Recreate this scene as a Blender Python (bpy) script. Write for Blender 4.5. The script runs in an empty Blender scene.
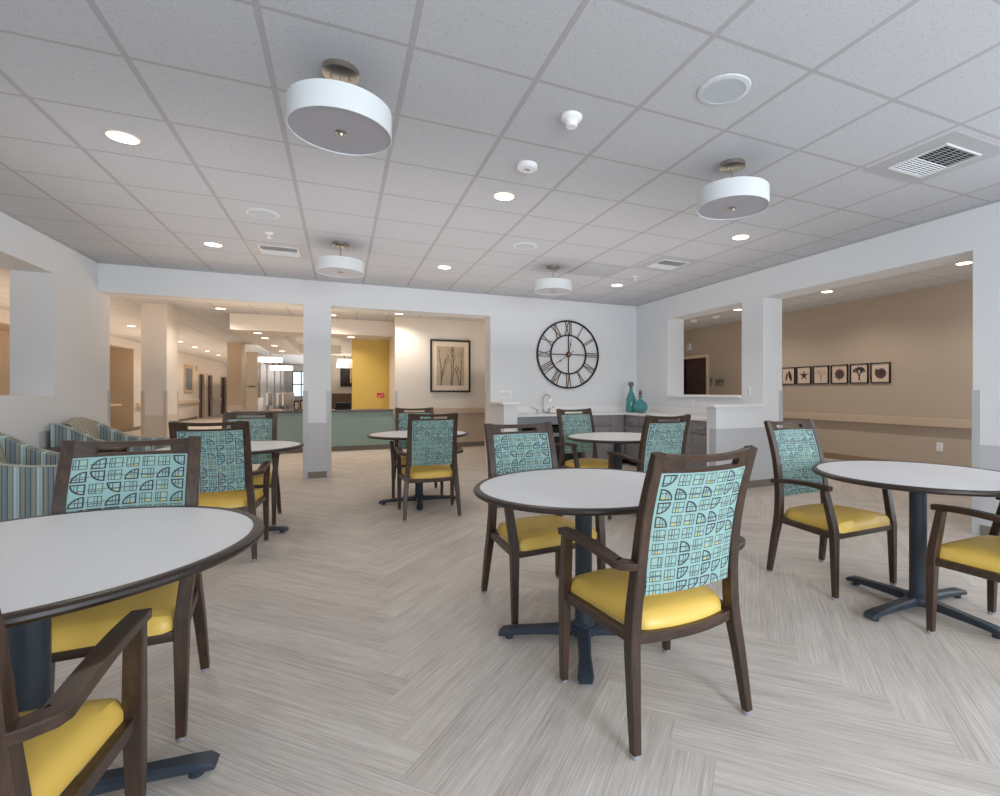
import bpy, bmesh, math, random
from mathutils import Vector, Matrix
random.seed(7)
C = bpy.context.scene.collection
PI = math.pi
CEIL = 2.784

# ------------------------------------------------------------------ materials
class NT:
    def __init__(s, name):
        s.mat = bpy.data.materials.new(name); s.mat.use_nodes = True
        s.t = s.mat.node_tree; s.b = s.t.nodes['Principled BSDF']
    def n(s, typ, **kw):
        o = s.t.nodes.new(typ)
        for k, v in kw.items(): setattr(o, k, v)
        return o
    def put(s, sock, v):
        if isinstance(v, bpy.types.NodeSocket): s.t.links.new(v, sock)
        else: sock.default_value = v
    def m(s, op, a, b=None, c=None):
        o = s.n('ShaderNodeMath', operation=op)
        s.put(o.inputs[0], a)
        if b is not None: s.put(o.inputs[1], b)
        if c is not None: s.put(o.inputs[2], c)
        return o.outputs[0]
    def add(s, a, b): return s.m('ADD', a, b)
    def sub(s, a, b): return s.m('SUBTRACT', a, b)
    def mul(s, a, b): return s.m('MULTIPLY', a, b)
    def lt(s, a, b): return s.m('LESS_THAN', a, b)
    def gt(s, a, b): return s.m('GREATER_THAN', a, b)
    def ab(s, a): return s.m('ABSOLUTE', a)
    def mx(s, a, b): return s.m('MAXIMUM', a, b)
    def mn(s, a, b): return s.m('MINIMUM', a, b)
    def band(s, x, lo, hi): return s.mul(s.gt(x, lo), s.lt(x, hi))
    def mixf(s, f, a, b):
        o = s.n('ShaderNodeMix', data_type='FLOAT'); s.put(o.inputs[0], f); s.put(o.inputs[2], a); s.put(o.inputs[3], b)
        return o.outputs[0]
    def mixc(s, f, a, b):
        o = s.n('ShaderNodeMix', data_type='RGBA'); s.put(o.inputs[0], f)
        for q, v in ((6, a), (7, b)):
            s.put(o.inputs[q], v if isinstance(v, bpy.types.NodeSocket) else (*v[:3], 1))
        return o.outputs[2]
    def vec(s, x, y, z=0.0):
        o = s.n('ShaderNodeCombineXYZ'); s.put(o.inputs[0], x); s.put(o.inputs[1], y); s.put(o.inputs[2], z)
        return o.outputs[0]
    def sep(s, v):
        o = s.n('ShaderNodeSeparateXYZ'); s.t.links.new(v, o.inputs[0]); return o.outputs
    def objco(s): return s.n('ShaderNodeTexCoord').outputs['Object']
    def pos(s): return s.n('ShaderNodeNewGeometry').outputs['Position']
    def noise(s, v, scale=5, detail=2, rough=.5):
        o = s.n('ShaderNodeTexNoise'); s.t.links.new(v, o.inputs['Vector'])
        o.inputs['Scale'].default_value = scale; o.inputs['Detail'].default_value = detail; o.inputs['Roughness'].default_value = rough
        return o.outputs['Fac']
    def white(s, v):
        o = s.n('ShaderNodeTexWhiteNoise', noise_dimensions='3D'); s.t.links.new(v, o.inputs['Vector']); return o
    def ramp(s, f, stops, interp='LINEAR'):
        o = s.n('ShaderNodeValToRGB'); s.t.links.new(f, o.inputs[0]); r = o.color_ramp; r.interpolation = interp
        while len(r.elements) < len(stops): r.elements.new(.5)
        for e, (p, c) in zip(r.elements, stops): e.position = p; e.color = (*c, 1)
        return o.outputs[0]
    def scale(s, v, xyz):
        o = s.n('ShaderNodeMapping'); s.t.links.new(v, o.inputs[0]); o.inputs['Scale'].default_value = xyz; return o.outputs[0]
    def bump(s, h, strength=.2, dist=.01):
        o = s.n('ShaderNodeBump'); s.put(o.inputs['Height'], h); o.inputs['Strength'].default_value = strength
        o.inputs['Distance'].default_value = dist; s.t.links.new(o.outputs[0], s.b.inputs['Normal'])
    def fin(s, col=None, rough=.5, metal=0., spec=.5, **kw):
        if col is not None: s.put(s.b.inputs['Base Color'], col if isinstance(col, bpy.types.NodeSocket) else (*col, 1))
        s.put(s.b.inputs['Roughness'], rough); s.b.inputs['Metallic'].default_value = metal
        s.b.inputs['Specular IOR Level'].default_value = spec
        for k, v in kw.items(): s.put(s.b.inputs[k], v)
        return s.mat

def lin(r, g, b):
    f = lambda c: (c/255/12.92) if c <= 10 else ((c/255+.055)/1.055)**2.4
    return (f(r), f(g), f(b))

def plain(name, rgb, rough=.5, metal=0., var=.06, scale=8, spec=.5, bump=0, **kw):
    t = NT(name); c = lin(*rgb)
    nz = t.noise(t.objco(), scale, 3)
    col = t.mixc(nz, tuple(x*(1-var) for x in c), tuple(min(1, x*(1+var)) for x in c))
    if bump: t.bump(t.noise(t.pos(), 180, 2), bump, .002)
    return t.fin(col, rough, metal, spec, **kw)

def paint(name, rgb, rough=.6): return plain(name, rgb, rough, var=.015, scale=1.5, spec=.3, bump=.08)

def wood(name, axis, dark=(34, 22, 15), light=(76, 53, 38)):
    t = NT(name); s = [70, 70, 70]; s[axis] = 5
    v = t.scale(t.objco(), tuple(s))
    f = t.noise(v, 1.0, 4, .65); f2 = t.noise(t.scale(t.objco(), tuple(x*.25 for x in s)), 1.0, 2)
    f = t.add(t.mul(f, .7), t.mul(f2, .3))
    col = t.ramp(f, [(.32, lin(*dark)), (.5, lin(*[(a+b)/2 for a, b in zip(dark, light)])), (.68, lin(*light))])
    return t.fin(col, .36, spec=.6)

def emit(name, rgb, strength):
    t = NT(name)
    return t.fin(rgb, .5, **{'Emission Color': (*rgb, 1), 'Emission Strength': strength})

def floor_mat():
    t = NT('plank_floor'); W = .1524; n = 8
    x, y, _ = t.sep(t.pos())
    x = t.sub(x, .27)
    a = t.mul(t.add(x, y), .70711/W); b = t.mul(t.sub(y, x), .70711/W)
    i = t.m('FLOOR', a); j = t.m('FLOOR', b)
    d = t.m('FLOORED_MODULO', t.add(t.sub(i, j), .01), 2*n); d = t.m('FLOOR', d)
    h = t.lt(d, n-.5)
    idx = t.mixf(h, i, t.sub(i, d)); idy = t.mixf(h, t.add(j, d), j)
    u = t.mixf(h, b, a); v = t.mixf(h, a, b)
    w = t.white(t.vec(idx, idy, h)); r = w.outputs['Value']
    off = t.mul(r, 37.)
    s1 = t.noise(t.vec(t.add(t.mul(u, .35), off), t.mul(v, 20.), off), 1., 4, .7)
    s2 = t.noise(t.vec(t.add(t.mul(u, .9), off), t.mul(v, 62.), off), 1., 2, .6)
    s3 = t.noise(t.vec(t.add(t.mul(u, .4), off), t.mul(v, 1.7), off), 1., 2, .6)
    f = t.add(t.add(t.mul(s1, .42), t.mul(s2, .42)), t.mul(s3, .16))
    f = t.add(f, t.mul(t.sub(r, .5), .05))
    col = t.ramp(f, [(.28, lin(138, 131, 124)), (.43, lin(178, 170, 163)), (.56, lin(202, 195, 188)), (.70, lin(222, 217, 211))])
    fv = t.m('FRACT', v); seam = t.mn(fv, t.sub(1., fv))
    col = t.mixc(t.mul(t.lt(seam, .012), .3), col, lin(120, 110, 104))
    t.bump(f, .10, .003)
    return t.fin(col, t.add(.50, t.mul(s1, .22)), spec=.35)

def ceiling_mat():
    t = NT('ceiling_tile'); T = .6096
    x, y, _ = t.sep(t.pos())
    gx = t.m('FRACT', t.mul(t.add(x, .926), 1/T)); gy = t.m('FRACT', t.mul(t.sub(y, 2.345), 1/T))
    ex = t.mn(gx, t.sub(1., gx)); ey = t.mn(gy, t.sub(1., gy))
    e = t.mn(ex, ey); tee = t.mx(t.lt(ex, .0195), t.lt(ey, .0125)); edge = t.mul(t.mx(t.lt(ex, .023), t.lt(ey, .0165)), t.sub(1., tee))
    wv = t.pos()
    sp = t.noise(wv, 130, 2, .6); sp2 = t.noise(wv, 45, 2, .6)
    pits = t.mul(t.gt(t.add(t.mul(sp, .75), t.mul(sp2, .25)), .605), .55)
    tile = t.mixc(t.noise(wv, 260, 1), lin(188, 190, 195), lin(201, 203, 208))
    tile = t.mixc(pits, tile, lin(138, 136, 135))
    col = t.mixc(tee, tile, lin(175, 174, 178)); col = t.mixc(edge, col, lin(165, 162, 162))
    t.bump(tee, .5, .006)
    return t.fin(col, .85, spec=.15)

def fabric_mat():
    t = NT('teal_geometric_fabric'); S = 1.0
    x, _, z = t.sep(t.objco())
    gx = t.mul(t.add(x, 3.02), 1/.0535); gz = t.mul(t.add(z, .03), 1/.0485)
    cx = t.m('FLOOR', gx); cz = t.m('FLOOR', gz); fx = t.m('FRACT', gx); fz = t.m('FRACT', gz)
    w = t.white(t.vec(cx, cz, 3.)); r1 = w.outputs['Value']; rc = t.sep(w.outputs['Color'])
    w2 = t.white(t.vec(cx, cz, 9.)); q = t.sep(w2.outputs['Color'])
    A, B = .12, .92
    px = t.mixf(t.gt(rc[0], .5), fx, t.sub(1.04, fx)); pz = t.mixf(t.gt(rc[1], .5), fz, t.sub(1.04, fz))
    dx = t.sub(px, A); dz = t.sub(pz, A)
    rho = t.m('SQRT', t.add(t.mul(dx, dx), t.mul(dz, dz)))
    R = B-A
    inq = t.mul(t.mul(t.gt(dx, -.03), t.gt(dz, -.03)), t.lt(rho, R+.03))
    oq = t.mx(t.lt(t.ab(t.sub(rho, R)), .075), t.mul(t.mx(t.lt(t.ab(dx), .068), t.lt(t.ab(dz), .068)), t.lt(rho, R)))
    oq = t.mul(oq, inq)
    isq = t.lt(r1, .46)
    insq = t.mul(t.band(fx, A, B), t.band(fz, A, B))
    bx = t.mn(t.sub(fx, A), t.sub(B, fx)); bz = t.mn(t.sub(fz, A), t.sub(B, fz))
    osq = t.mul(t.lt(t.mn(bx, bz), .055), insq)
    lx = t.add(.32, t.mul(q[0], .3)); lz = t.add(.32, t.mul(q[1], .3))
    inner = t.mx(t.lt(t.ab(t.sub(fx, lx)), .034), t.lt(t.ab(t.sub(fz, lz)), .036))
    inner2 = t.lt(t.ab(t.sub(fx, t.add(lx, .18))), .024)
    inner = t.mx(inner, inner2)
    region = t.mixf(isq, insq, inq)
    inner = t.mul(inner, region)
    # lines running on across the gaps between cells
    row = t.white(t.vec(cz, t.m('FLOOR', t.mul(t.add(cx, t.mul(cz, .7)), .5)), 5.)).outputs['Value']
    runl = t.mul(t.lt(t.ab(t.sub(fz, .48)), .026), t.gt(row, .42))
    yel = t.mul(t.mul(t.band(fx, .30, .60), t.band(fz, .17, .31)), t.gt(q[2], .55))
    yel = t.mul(yel, region)
    pale = t.mul(t.mul(t.band(fx, A, lx), t.band(fz, A, B)), t.mul(t.sub(1., isq), insq))
    pale2 = t.mul(t.mul(insq, t.sub(1., isq)), .5)
    base = t.mixc(t.noise(t.objco(), 500, 1), lin(130, 163, 161), lin(142, 175, 173))
    col = t.mixc(t.mx(t.mul(pale, .8), t.mul(pale2, .6)), base, lin(142, 172, 158))
    col = t.mixc(t.mul(yel, .85), col, lin(190, 176, 84))
    ink = lin(50, 42, 44)
    col = t.mixc(t.mul(t.mx(inner, runl), .85), col, lin(66, 63, 66))
    col = t.mixc(t.mul(t.mul(osq, t.sub(1., isq)), .92), col, lin(66, 62, 64))
    col = t.mixc(t.mul(oq, t.mul(isq, .95)), col, ink)
    return t.fin(col, .7, spec=.25)

def stripe_mat(name, axis, stops, period):
    t = NT(name); co = t.sep(t.objco())
    f = t.m('FRACT', t.mul(t.add(co[axis], 5.), 1/period))
    col = t.ramp(f, stops, 'CONSTANT')
    col = t.mixc(t.mul(t.noise(t.objco(), 300, 1), .25), col, lin(120, 130, 130))
    return t.fin(col, .8, spec=.2)

M = {}
M['white'] = paint('wall_white', (224, 227, 230))
M['grey'] = paint('wainscot_grey', (193, 196, 200))
M['cream'] = paint('wall_cream', (226, 221, 216))
M['beige'] = paint('wall_beige', (186, 172, 157))
M['dkbeige'] = paint('wall_deep_beige', (202, 184, 162))
M['tan'] = paint('wainscot_tan', (198, 182, 167))
M['tan2'] = paint('wainscot_pale', (212, 202, 192))
M['yellow'] = paint('wall_yellow', (212, 182, 98))
M['teal'] = paint('counter_teal', (146, 170, 166))
M['guard'] = plain('corner_guard_grey', (188, 190, 194), .4, var=.02)
M['guard_warm'] = plain('corner_guard_beige', (205, 192, 178), .4, var=.02)
M['base'] = plain('rubber_base', (124, 117, 108), .5, var=.03)
M['rail'] = plain('handrail_beige', (198, 181, 160), .45, var=.02)
M['floor'] = floor_mat()
M['ceil'] = ceiling_mat()
M['fabric'] = fabric_mat()
M['vinyl'] = plain('yellow_vinyl', (218, 182, 88), .38, var=.03, scale=4, spec=.45)
M['wz'] = wood('dark_wood_upright', 2); M['wx'] = wood('dark_wood_cross', 0); M['wy'] = wood('dark_wood_arm', 1)
M['rim'] = wood('dark_wood_table_edge', 0, (20, 13, 11), (44, 29, 23))
def lam():
    t = NT('speckled_laminate'); f = t.noise(t.pos(), 420, 2, .7)
    return t.fin(t.ramp(f, [(.30, lin(196, 198, 200)), (.45, lin(219, 221, 224)), (.7, lin(230, 232, 235))]), .42, spec=.4)
M['lam'] = lam()
M['black'] = plain('powder_coat_black', (40, 50, 62), .42, var=.08, scale=30, spec=.5)
M['glide'] = plain('clear_grey_glide', (150, 150, 155), .25, spec=.6)
M['nickel'] = plain('brushed_nickel', (178, 170, 158), .3, 1.0, var=.04)
M['chrome'] = plain('chrome', (215, 218, 222), .12, 1.0, var=.02)
M['shade'] = plain('drum_shade_fabric', (218, 223, 224), .75, var=.02, scale=40, spec=.2)
M['diffuser'] = plain('shade_diffuser', (172, 171, 180), .5, var=.02, spec=.3)
M['plastic'] = plain('white_plastic', (236, 236, 238), .35, var=.02)
M['plate2'] = plain('plate_insert', (214, 214, 216), .4, var=.02)
M['bezel'] = plain('speaker_bezel', (208, 211, 215), .5, var=.02)
M['speaker'] = plain('speaker_grille_grey', (186, 192, 200), .6, var=.05, scale=300)
M['ventm'] = plain('vent_panel_grey', (174, 176, 180), .5, var=.02)
M['ventb'] = plain('vent_blade_white', (222, 224, 227), .4, var=.02)
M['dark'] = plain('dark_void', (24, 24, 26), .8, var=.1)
M['iron'] = plain('wrought_iron', (42, 38, 38), .5, .6, var=.15, scale=40)
M['bronze'] = plain('aged_bronze', (118, 94, 70), .5, .4, var=.2, scale=60)
M['amber'] = plain('amber_hub', (190, 120, 50), .4, .3, var=.1)
M['quartz'] = plain('white_quartz', (236, 236, 237), .3, var=.008, scale=60)
M['cab'] = wood('grey_cabinet_laminate', 2, (122, 120, 124), (150, 146, 148))
M['cabb'] = plain('cabinet_apron_grey', (138, 144, 154), .5, var=.05)
M['glass_teal'] = plain('teal_glaze', (66, 138, 142), .15, var=.12, scale=6, spec=.7)
M['stopper'] = plain('grey_stopper', (110, 102, 100), .3, var=.3, scale=60)
M['frame_black'] = plain('black_frame', (22, 22, 25), .4, var=.05)
M['mat_cream'] = plain('picture_mat', (228, 214, 196), .8, var=.02)
M['print'] = plain('print_taupe', (186, 172, 152), .8, var=.05, scale=20)
M['paper'] = plain('print_paper', (216, 196, 178), .8, var=.03)
M['plum'] = plain('print_plum_ink', (70, 42, 52), .8, var=.35, scale=120)
M['coral'] = plain('print_brown_ink', (120, 98, 92), .8, var=.25, scale=120)
M['ink'] = plain('print_black_ink', (38, 30, 30), .8, var=.2, scale=100)
M['branch'] = plain('branch_ink', (84, 72, 62), .8, var=.2, scale=100)
M['doorwood'] = wood('dark_mahogany_door', 2, (46, 14, 18), (70, 26, 28))
M['doorframe'] = plain('door_frame_paint', (226, 206, 182), .5, var=.02)
M['sign'] = plain('room_sign_grey', (150, 146, 132), .5, var=.04)
M['signtext'] = plain('sign_lettering', (52, 48, 44), .6, var=.05)
M['red'] = plain('red_sign', (206, 36, 52), .45, var=.04)
M['screen'] = plain('monitor_grey', (150, 145, 142), .4, var=.05)
M['mirror'] = plain('mirror_glass', (170, 185, 200), .08, .9, var=.03)
M['gold'] = plain('picture_frame_gilt', (206, 180, 146), .4, .2, var=.05)
M['sheer'] = plain('sheer_curtain', (242, 242, 244), .9, var=.03)
M['lit'] = emit('downlight_glow', (1, .90, .74), 5)
M['dlring'] = plain('downlight_trim_glow_tint', (226, 208, 188), .4, var=.02)  # glow of the lens is put into the warm trim colour
M['pend'] = emit('pendant_glow', (1, .90, .72), 3.0)
M['st_blue'] = stripe_mat('blue_green_stripe', 1, [(0, lin(170, 192, 194)), (.16, lin(64, 66, 72)), (.2, lin(146, 152, 142)), (.38, lin(86, 78, 78)),
    (.42, lin(122, 142, 154)), (.62, lin(66, 62, 66)), (.66, lin(150, 158, 150)), (.86, lin(84, 84, 84)), (.9, lin(190, 214, 216))], .125)
M['st_side'] = stripe_mat('blue_green_stripe_face', 0, [(0, lin(170, 192, 194)), (.16, lin(64, 66, 72)), (.2, lin(146, 152, 142)), (.38, lin(86, 78, 78)),
    (.42, lin(122, 142, 154)), (.62, lin(66, 62, 66)), (.66, lin(150, 158, 150)), (.86, lin(84, 84, 84)), (.9, lin(190, 214, 216))], .125)
M['st_tan'] = stripe_mat('tan_stripe', 0, [(0, lin(158, 150, 130)), (.22, lin(224, 220, 206)), (.34, lin(112, 102, 88)), (.42, lin(172, 166, 148)),
    (.62, lin(96, 94, 90)), (.7, lin(206, 202, 188)), (.86, lin(122, 112, 96))], .085)
M['piping'] = plain('armchair_piping', (178, 176, 164), .7)
M['glasspane'] = NT('window_glass').fin((.9, .95, 1.), .02, **{'Transmission Weight': 1.0})
M['mull'] = plain('window_frame_dark', (48, 50, 54), .5)

# ------------------------------------------------------------------ mesh helpers
class MB:
    def __init__(s): s.bm = bmesh.new(); s.mats = []
    def _mi(s, m):
        if m is None: return 0
        if m not in s.mats: s.mats.append(m)
        return s.mats.index(m)
    def poly(s, verts, faces, m=None, T=None):
        mi = s._mi(m)
        vs = [s.bm.verts.new(T @ Vector(v) if T else v) for v in verts]
        for f in faces:
            try: q = s.bm.faces.new([vs[k] for k in f]); q.material_index = mi
            except ValueError: pass
        return s
    def box(s, x0, x1, y0, y1, z0, z1, bev=0, m=None, T=None):
        b = bmesh.new(); bmesh.ops.create_cube(b, size=1)
        for v in b.verts: v.co = Vector(((x0+x1)/2+v.co.x*(x1-x0), (y0+y1)/2+v.co.y*(y1-y0), (z0+z1)/2+v.co.z*(z1-z0)))
        if bev: bmesh.ops.bevel(b, geom=b.edges[:], offset=bev, segments=2, affect='EDGES', profile=.6)
        b.verts.index_update()
        s.poly([v.co.copy() for v in b.verts], [[v.index for v in f.verts] for f in b.faces], m, T); b.free(); return s
    def lathe(s, prof, c=(0, 0, 0), seg=32, m=None, T=None):
        V = []; F = []; rings = []
        for r, z in prof:
            if r < 1e-6: rings.append([len(V)]); V.append((c[0], c[1], c[2]+z))
            else:
                rings.append(list(range(len(V), len(V)+seg)))
                V += [(c[0]+r*math.cos(2*PI*k/seg), c[1]+r*math.sin(2*PI*k/seg), c[2]+z) for k in range(seg)]
        for a, b in zip(rings, rings[1:]):
            for k in range(seg):
                k2 = (k+1) % seg
                if len(a) == 1 and len(b) == 1: continue
                if len(a) == 1: F.append([a[0], b[k2], b[k]])
                elif len(b) == 1: F.append([a[k], a[k2], b[0]])
                else: F.append([a[k], a[k2], b[k2], b[k]])
        return s.poly(V, F, m, T)
    def cyl(s, c, r, z0, z1, seg=24, m=None, T=None):
        return s.lathe([(0, z0), (r, z0), (r, z1), (0, z1)], c, seg, m, T)
    def sweep(s, pts, sizes, wax, ch=.18, m=None, T=None):
        """rectangular section with chamfered corners along pts; wax: direction of the width"""
        P = [Vector(p) for p in pts]; V = []; F = []; wax = Vector(wax).normalized(); n = len(P)
        for k, p in enumerate(P):
            t = (P[min(k+1, n-1)]-P[max(k-1, 0)]).normalized()
            w = (wax-t*wax.dot(t)).normalized(); d = t.cross(w)
            a, b = sizes[k][0]/2, sizes[k][1]/2; c = min(a, b)*ch*2*.5
            for u, v in ((a, b-c), (a-c, b), (-a+c, b), (-a, b-c), (-a, -b+c), (-a+c, -b), (a-c, -b), (a, -b+c)):
                V.append(p+w*u+d*v)
        for k in range(n-1):
            for q in range(8):
                q2 = (q+1) % 8; F.append([k*8+q, k*8+q2, k*8+8+q2, k*8+8+q])
        F.append(list(range(7, -1, -1))); F.append([(n-1)*8+q for q in range(8)])
        return s.poly(V, F, m, T)
    def tube(s, pts, r, seg=10, m=None, T=None, closed=False):
        P = [Vector(p) for p in pts]; n = len(P); V = []; F = []
        rr = r if isinstance(r, (list, tuple)) else [r]*n
        up = None
        for k, p in enumerate(P):
            t = ((P[(k+1) % n]-P[k-1]) if closed else (P[min(k+1, n-1)]-P[max(k-1, 0)])).normalized()
            if up is None: up = t.orthogonal().normalized()
            up = (up-t*up.dot(t)).normalized(); w = t.cross(up)
            for q in range(seg):
                a = 2*PI*q/seg; V.append(p+up*math.cos(a)*rr[k]+w*math.sin(a)*rr[k])
        for k in range(n if closed else n-1):
            k2 = (k+1) % n
            for q in range(seg):
                q2 = (q+1) % seg; F.append([k*seg+q, k*seg+q2, k2*seg+q2, k2*seg+q])
        if not closed: F.append(list(range(seg-1, -1, -1))); F.append([(n-1)*seg+q for q in range(seg)])
        return s.poly(V, F, m, T)
    def plate(s, xs, zs, fn, th, hole=None, m=None, T=None):
        """closed plate over a grid: fn(x,z)->(x,y,z) of the mid surface, thickness th along y; hole(i,j) leaves a cell out"""
        V = []; F = []; nx, nz = len(xs), len(zs)
        for sgn in (1, -1):
            for z in zs:
                for x in xs:
                    p = fn(x, z); V.append((p[0], p[1]+sgn*th/2, p[2]))
        N = nx*nz; idx = lambda i, j, b: b*N+j*nx+i
        inside = lambda i, j: 0 <= i < nx-1 and 0 <= j < nz-1 and not (hole and hole(i, j))
        for j in range(nz-1):
            for i in range(nx-1):
                if not inside(i, j): continue
                F.append([idx(i, j, 0), idx(i, j+1, 0), idx(i+1, j+1, 0), idx(i+1, j, 0)])
                F.append([idx(i, j, 1), idx(i+1, j, 1), idx(i+1, j+1, 1), idx(i, j+1, 1)])
                for di, dj, a, b in ((-1, 0, (i, j), (i, j+1)), (1, 0, (i+1, j+1), (i+1, j)), (0, -1, (i+1, j), (i, j)), (0, 1, (i, j+1), (i+1, j+1))):
                    if not inside(i+di, j+dj):
                        F.append([idx(*b, 0), idx(*a, 0), idx(*a, 1), idx(*b, 1)])
        return s.poly(V, F, m, T)
    def prism(s, outline, y0, y1, m=None, T=None):
        """outline of (x,z) points extruded between y0 and y1"""
        n = len(outline); V = [(x, y0, z) for x, z in outline]+[(x, y1, z) for x, z in outline]
        F = [list(range(n)), list(range(2*n-1, n-1, -1))]+[[k, n+k, n+(k+1) % n, (k+1) % n] for k in range(n)]
        return s.poly(V, F, m, T)
    def build(s, name, mat=None, parent=None, smooth=True, bevel=0, loc=None):
        bmesh.ops.recalc_face_normals(s.bm, faces=s.bm.faces[:])
        me = bpy.data.meshes.new(name); s.bm.to_mesh(me); s.bm.free()
        if mat is not None: me.materials.append(mat)
        else:
            for m in s.mats: me.materials.append(m)
        if smooth:
            me.polygons.foreach_set('use_smooth', [True]*len(me.polygons)); me.set_sharp_from_angle(angle=math.radians(38))
        o = bpy.data.objects.new(name, me); C.objects.link(o)
        if parent is not None: o.parent = parent
        if loc: o.location = loc
        if bevel:
            b = o.modifiers.new('bevel', 'BEVEL'); b.width = bevel; b.segments = 2; b.limit_method = 'ANGLE'
        return o

def tag(o, label, cat, group=None):
    o['label'] = label; o['category'] = cat
    if group: o['group'] = group
    return o
def thing(name, label, cat, loc=(0, 0, 0), rz=0, group=None, rx=0):
    o = bpy.data.objects.new(name, None); C.objects.link(o); o.location = loc; o.rotation_euler = (rx, 0, rz); o.empty_display_size = .1
    return tag(o, label, cat, group)
def struct(name, mb, mat, bevel=0, parent=None):
    o = mb.build(name, mat, parent, smooth=False, bevel=bevel)
    if parent is None: o['kind'] = 'structure'
    return o
def dup(root, label, loc, rz=0, group=None):
    r = root.copy(); C.objects.link(r); r.location = loc; r.rotation_euler = (root.rotation_euler.x, 0, rz); r['label'] = label
    if group: r['group'] = group
    for ch in list(root.children):
        c = ch.copy(); C.objects.link(c); c.parent = r
        for g in list(ch.children):
            d = g.copy(); C.objects.link(d); d.parent = c
    return r
def spline(pts, n):
    """Catmull-Rom through tuples of any length"""
    out = []; k = len(pts)
    for i in range(k-1):
        p0, p1, p2, p3 = pts[max(i-1, 0)], pts[i], pts[i+1], pts[min(i+2, k-1)]
        for q in range(n):
            t = q/n
            out.append(tuple(.5*(2*b+(c-a)*t+(2*a-5*b+4*c-d)*t*t+(-a+3*b-3*c+d)*t**3) for a, b, c, d in zip(p0, p1, p2, p3)))
    out.append(tuple(pts[-1])); return out

# ------------------------------------------------------------------ room shell
WB, WT = 7.75, .33           # back wall front face, wall thickness
XL, XR = -2.70, 4.95
HB = 2.428                   # underside of the headers
struct('floor', MB().poly([(-9, -4, 0), (11, -4, 0), (11, 36, 0), (-9, 36, 0)], [[0, 1, 2, 3]]), M['floor'])
struct('ceiling', MB().box(-9, 11, -4, 36, CEIL, CEIL+.1), M['ceil'])
w = MB()
w.box(XL, 2.20, WB, WB+WT, HB, CEIL); w.box(-.48, -.13, WB, WB+WT, 0, HB); w.box(2.20, 5.28, WB, WB+WT, 0, CEIL)
struct('wall_back', w, M['white'])
w = MB()
w.box(XR, XR+WT, -2.6, WB, HB-.008, CEIL); w.box(XR, XR+WT, 6.81, WB, 0, HB-.008); w.box(XR, XR+WT, 4.78, 5.15, 0, HB-.008)
w.box(XR, XR+WT, 5.15, 6.81, 0, 1.13); w.box(XR, XR+WT, 1.5, 2.477, 0, HB-.008); w.box(XR, XR+WT, -2.6, -1.9, 0, HB-.008); w.box(XR, XR+WT, -1.9, 1.5, 0, .45)
struct('wall_right', w, M['white'])
w = MB()
w.box(XL-.34, XL, -2.6, WB+WT, HB, CEIL); w.box(XL-.34, XL, 6.75, WB+WT, 0, HB); w.box(XL-.34, XL, -2.6, 6.75, 0, 1.178); w.box(XL-.34, XL, -2.6, 3.4, 1.1, HB)
struct('wall_left', w, M['white'])
# wall behind the camera with three wide windows
WX = [(-2.2, -.2), (.25, 2.25), (2.7, 4.7)]; WZ0, WZ1 = .45, 2.45; YF = -2.6
w = MB(); w.box(XL-.34, XR+WT, YF-.2, YF, 0, WZ0); w.box(XL-.34, XR+WT, YF-.2, YF, WZ1, CEIL)
for a, b in [(XL-.34, -2.2), (-.2, .25), (2.25, 2.7), (4.7, XR+WT)]: w.box(a, b, YF-.2, YF, WZ0, WZ1)
struct('wall_front', w, M['white'])
for k, (a, b) in enumerate(WX):
    f = MB()
    for x in (a, (a+b)/2-.025, b-.05): f.box(x, x+.05, YF-.13, YF-.07, WZ0, WZ1)
    for z in (WZ0, WZ1-.05): f.box(a, b, YF-.13, YF-.07, z, z+.05)
    struct('window_%d' % (k+1), f, M['doorframe'])

# caps on the low walls
cp = MB(); cp.box(4.90, 5.31, 5.155, 6.805, 1.13, 1.165, .006); struct('trim_1', cp, M['quartz'])
w = MB(); w.box(2.20, 2.41, 7.03, WB, 0, 1.02); struct('wall_pony_left', w, M['white'])
cp = MB(); cp.box(2.17, 2.45, 6.995, WB-.002, 1.02, 1.052, .006); struct('trim_2', cp, M['quartz'])
w = MB(); w.box(4.19, XR, 4.78, 4.95, 0, 1.02); struct('wall_pony_right', w, M['white'])
cp = MB(); cp.box(4.135, XR-.002, 4.745, 4.985, 1.02, 1.052, .006); struct('trim_3', cp, M['quartz'])
# corner guards (flush angle strips) and wainscot
gN = [10]
def guard(x0, x1, y0, y1, z1=1.225, m='guard'):
    struct('trim_%d' % gN[0], MB().box(x0, x1, y0, y1, 0.0, z1, .003), M[m]); gN[0] += 1
for a, b in ((-.486, -.425), (-.185, -.124)): guard(a, b, WB-.006, WB+.06)
guard(2.194, 2.206, WB+.25, WB+WT+.004, m='guard_warm')
guard(XR-.006, XR+.06, 2.42, 2.483); guard(XR+WT-.055, XR+WT+.006, 4.772, 4.83)
guard(XL-.05, XL+.006, WB+WT-.07, WB+WT+.006)
wn = MB(); wn.box(-.425, -.185, WB-.006, WB+.1, .09, .775); wn.box(4.186, XR+WT-.02, 4.774, 4.90, .09, .757)
wn.box(XR-.006, XR+.1, 1.52, 2.42, .09, .765); wn.box(XL-.1, XL+.005, 6.45, WB+.2, .09, .82)
struct('trim_4', wn, M['grey'])
bb = MB(); bb.box(-.425, -.185, WB-.012, WB+.1, 0, .09); bb.box(2.41, 4.95, WB-.012, WB+.1, 0, .09); struct('baseboard_back', bb, M['base'])
bb = MB(); bb.box(XR-.012, XR+.1, -2.5, 2.42, 0, .09); bb.box(4.18, XR+WT-.03, 4.768, 4.962, 0, .09); struct('baseboard_right', bb, M['base'])
bb = MB(); bb.box(XL-.1, XL+.012, -2.5, WB+WT, 0, .09); struct('baseboard_left', bb, M['base'])
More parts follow.
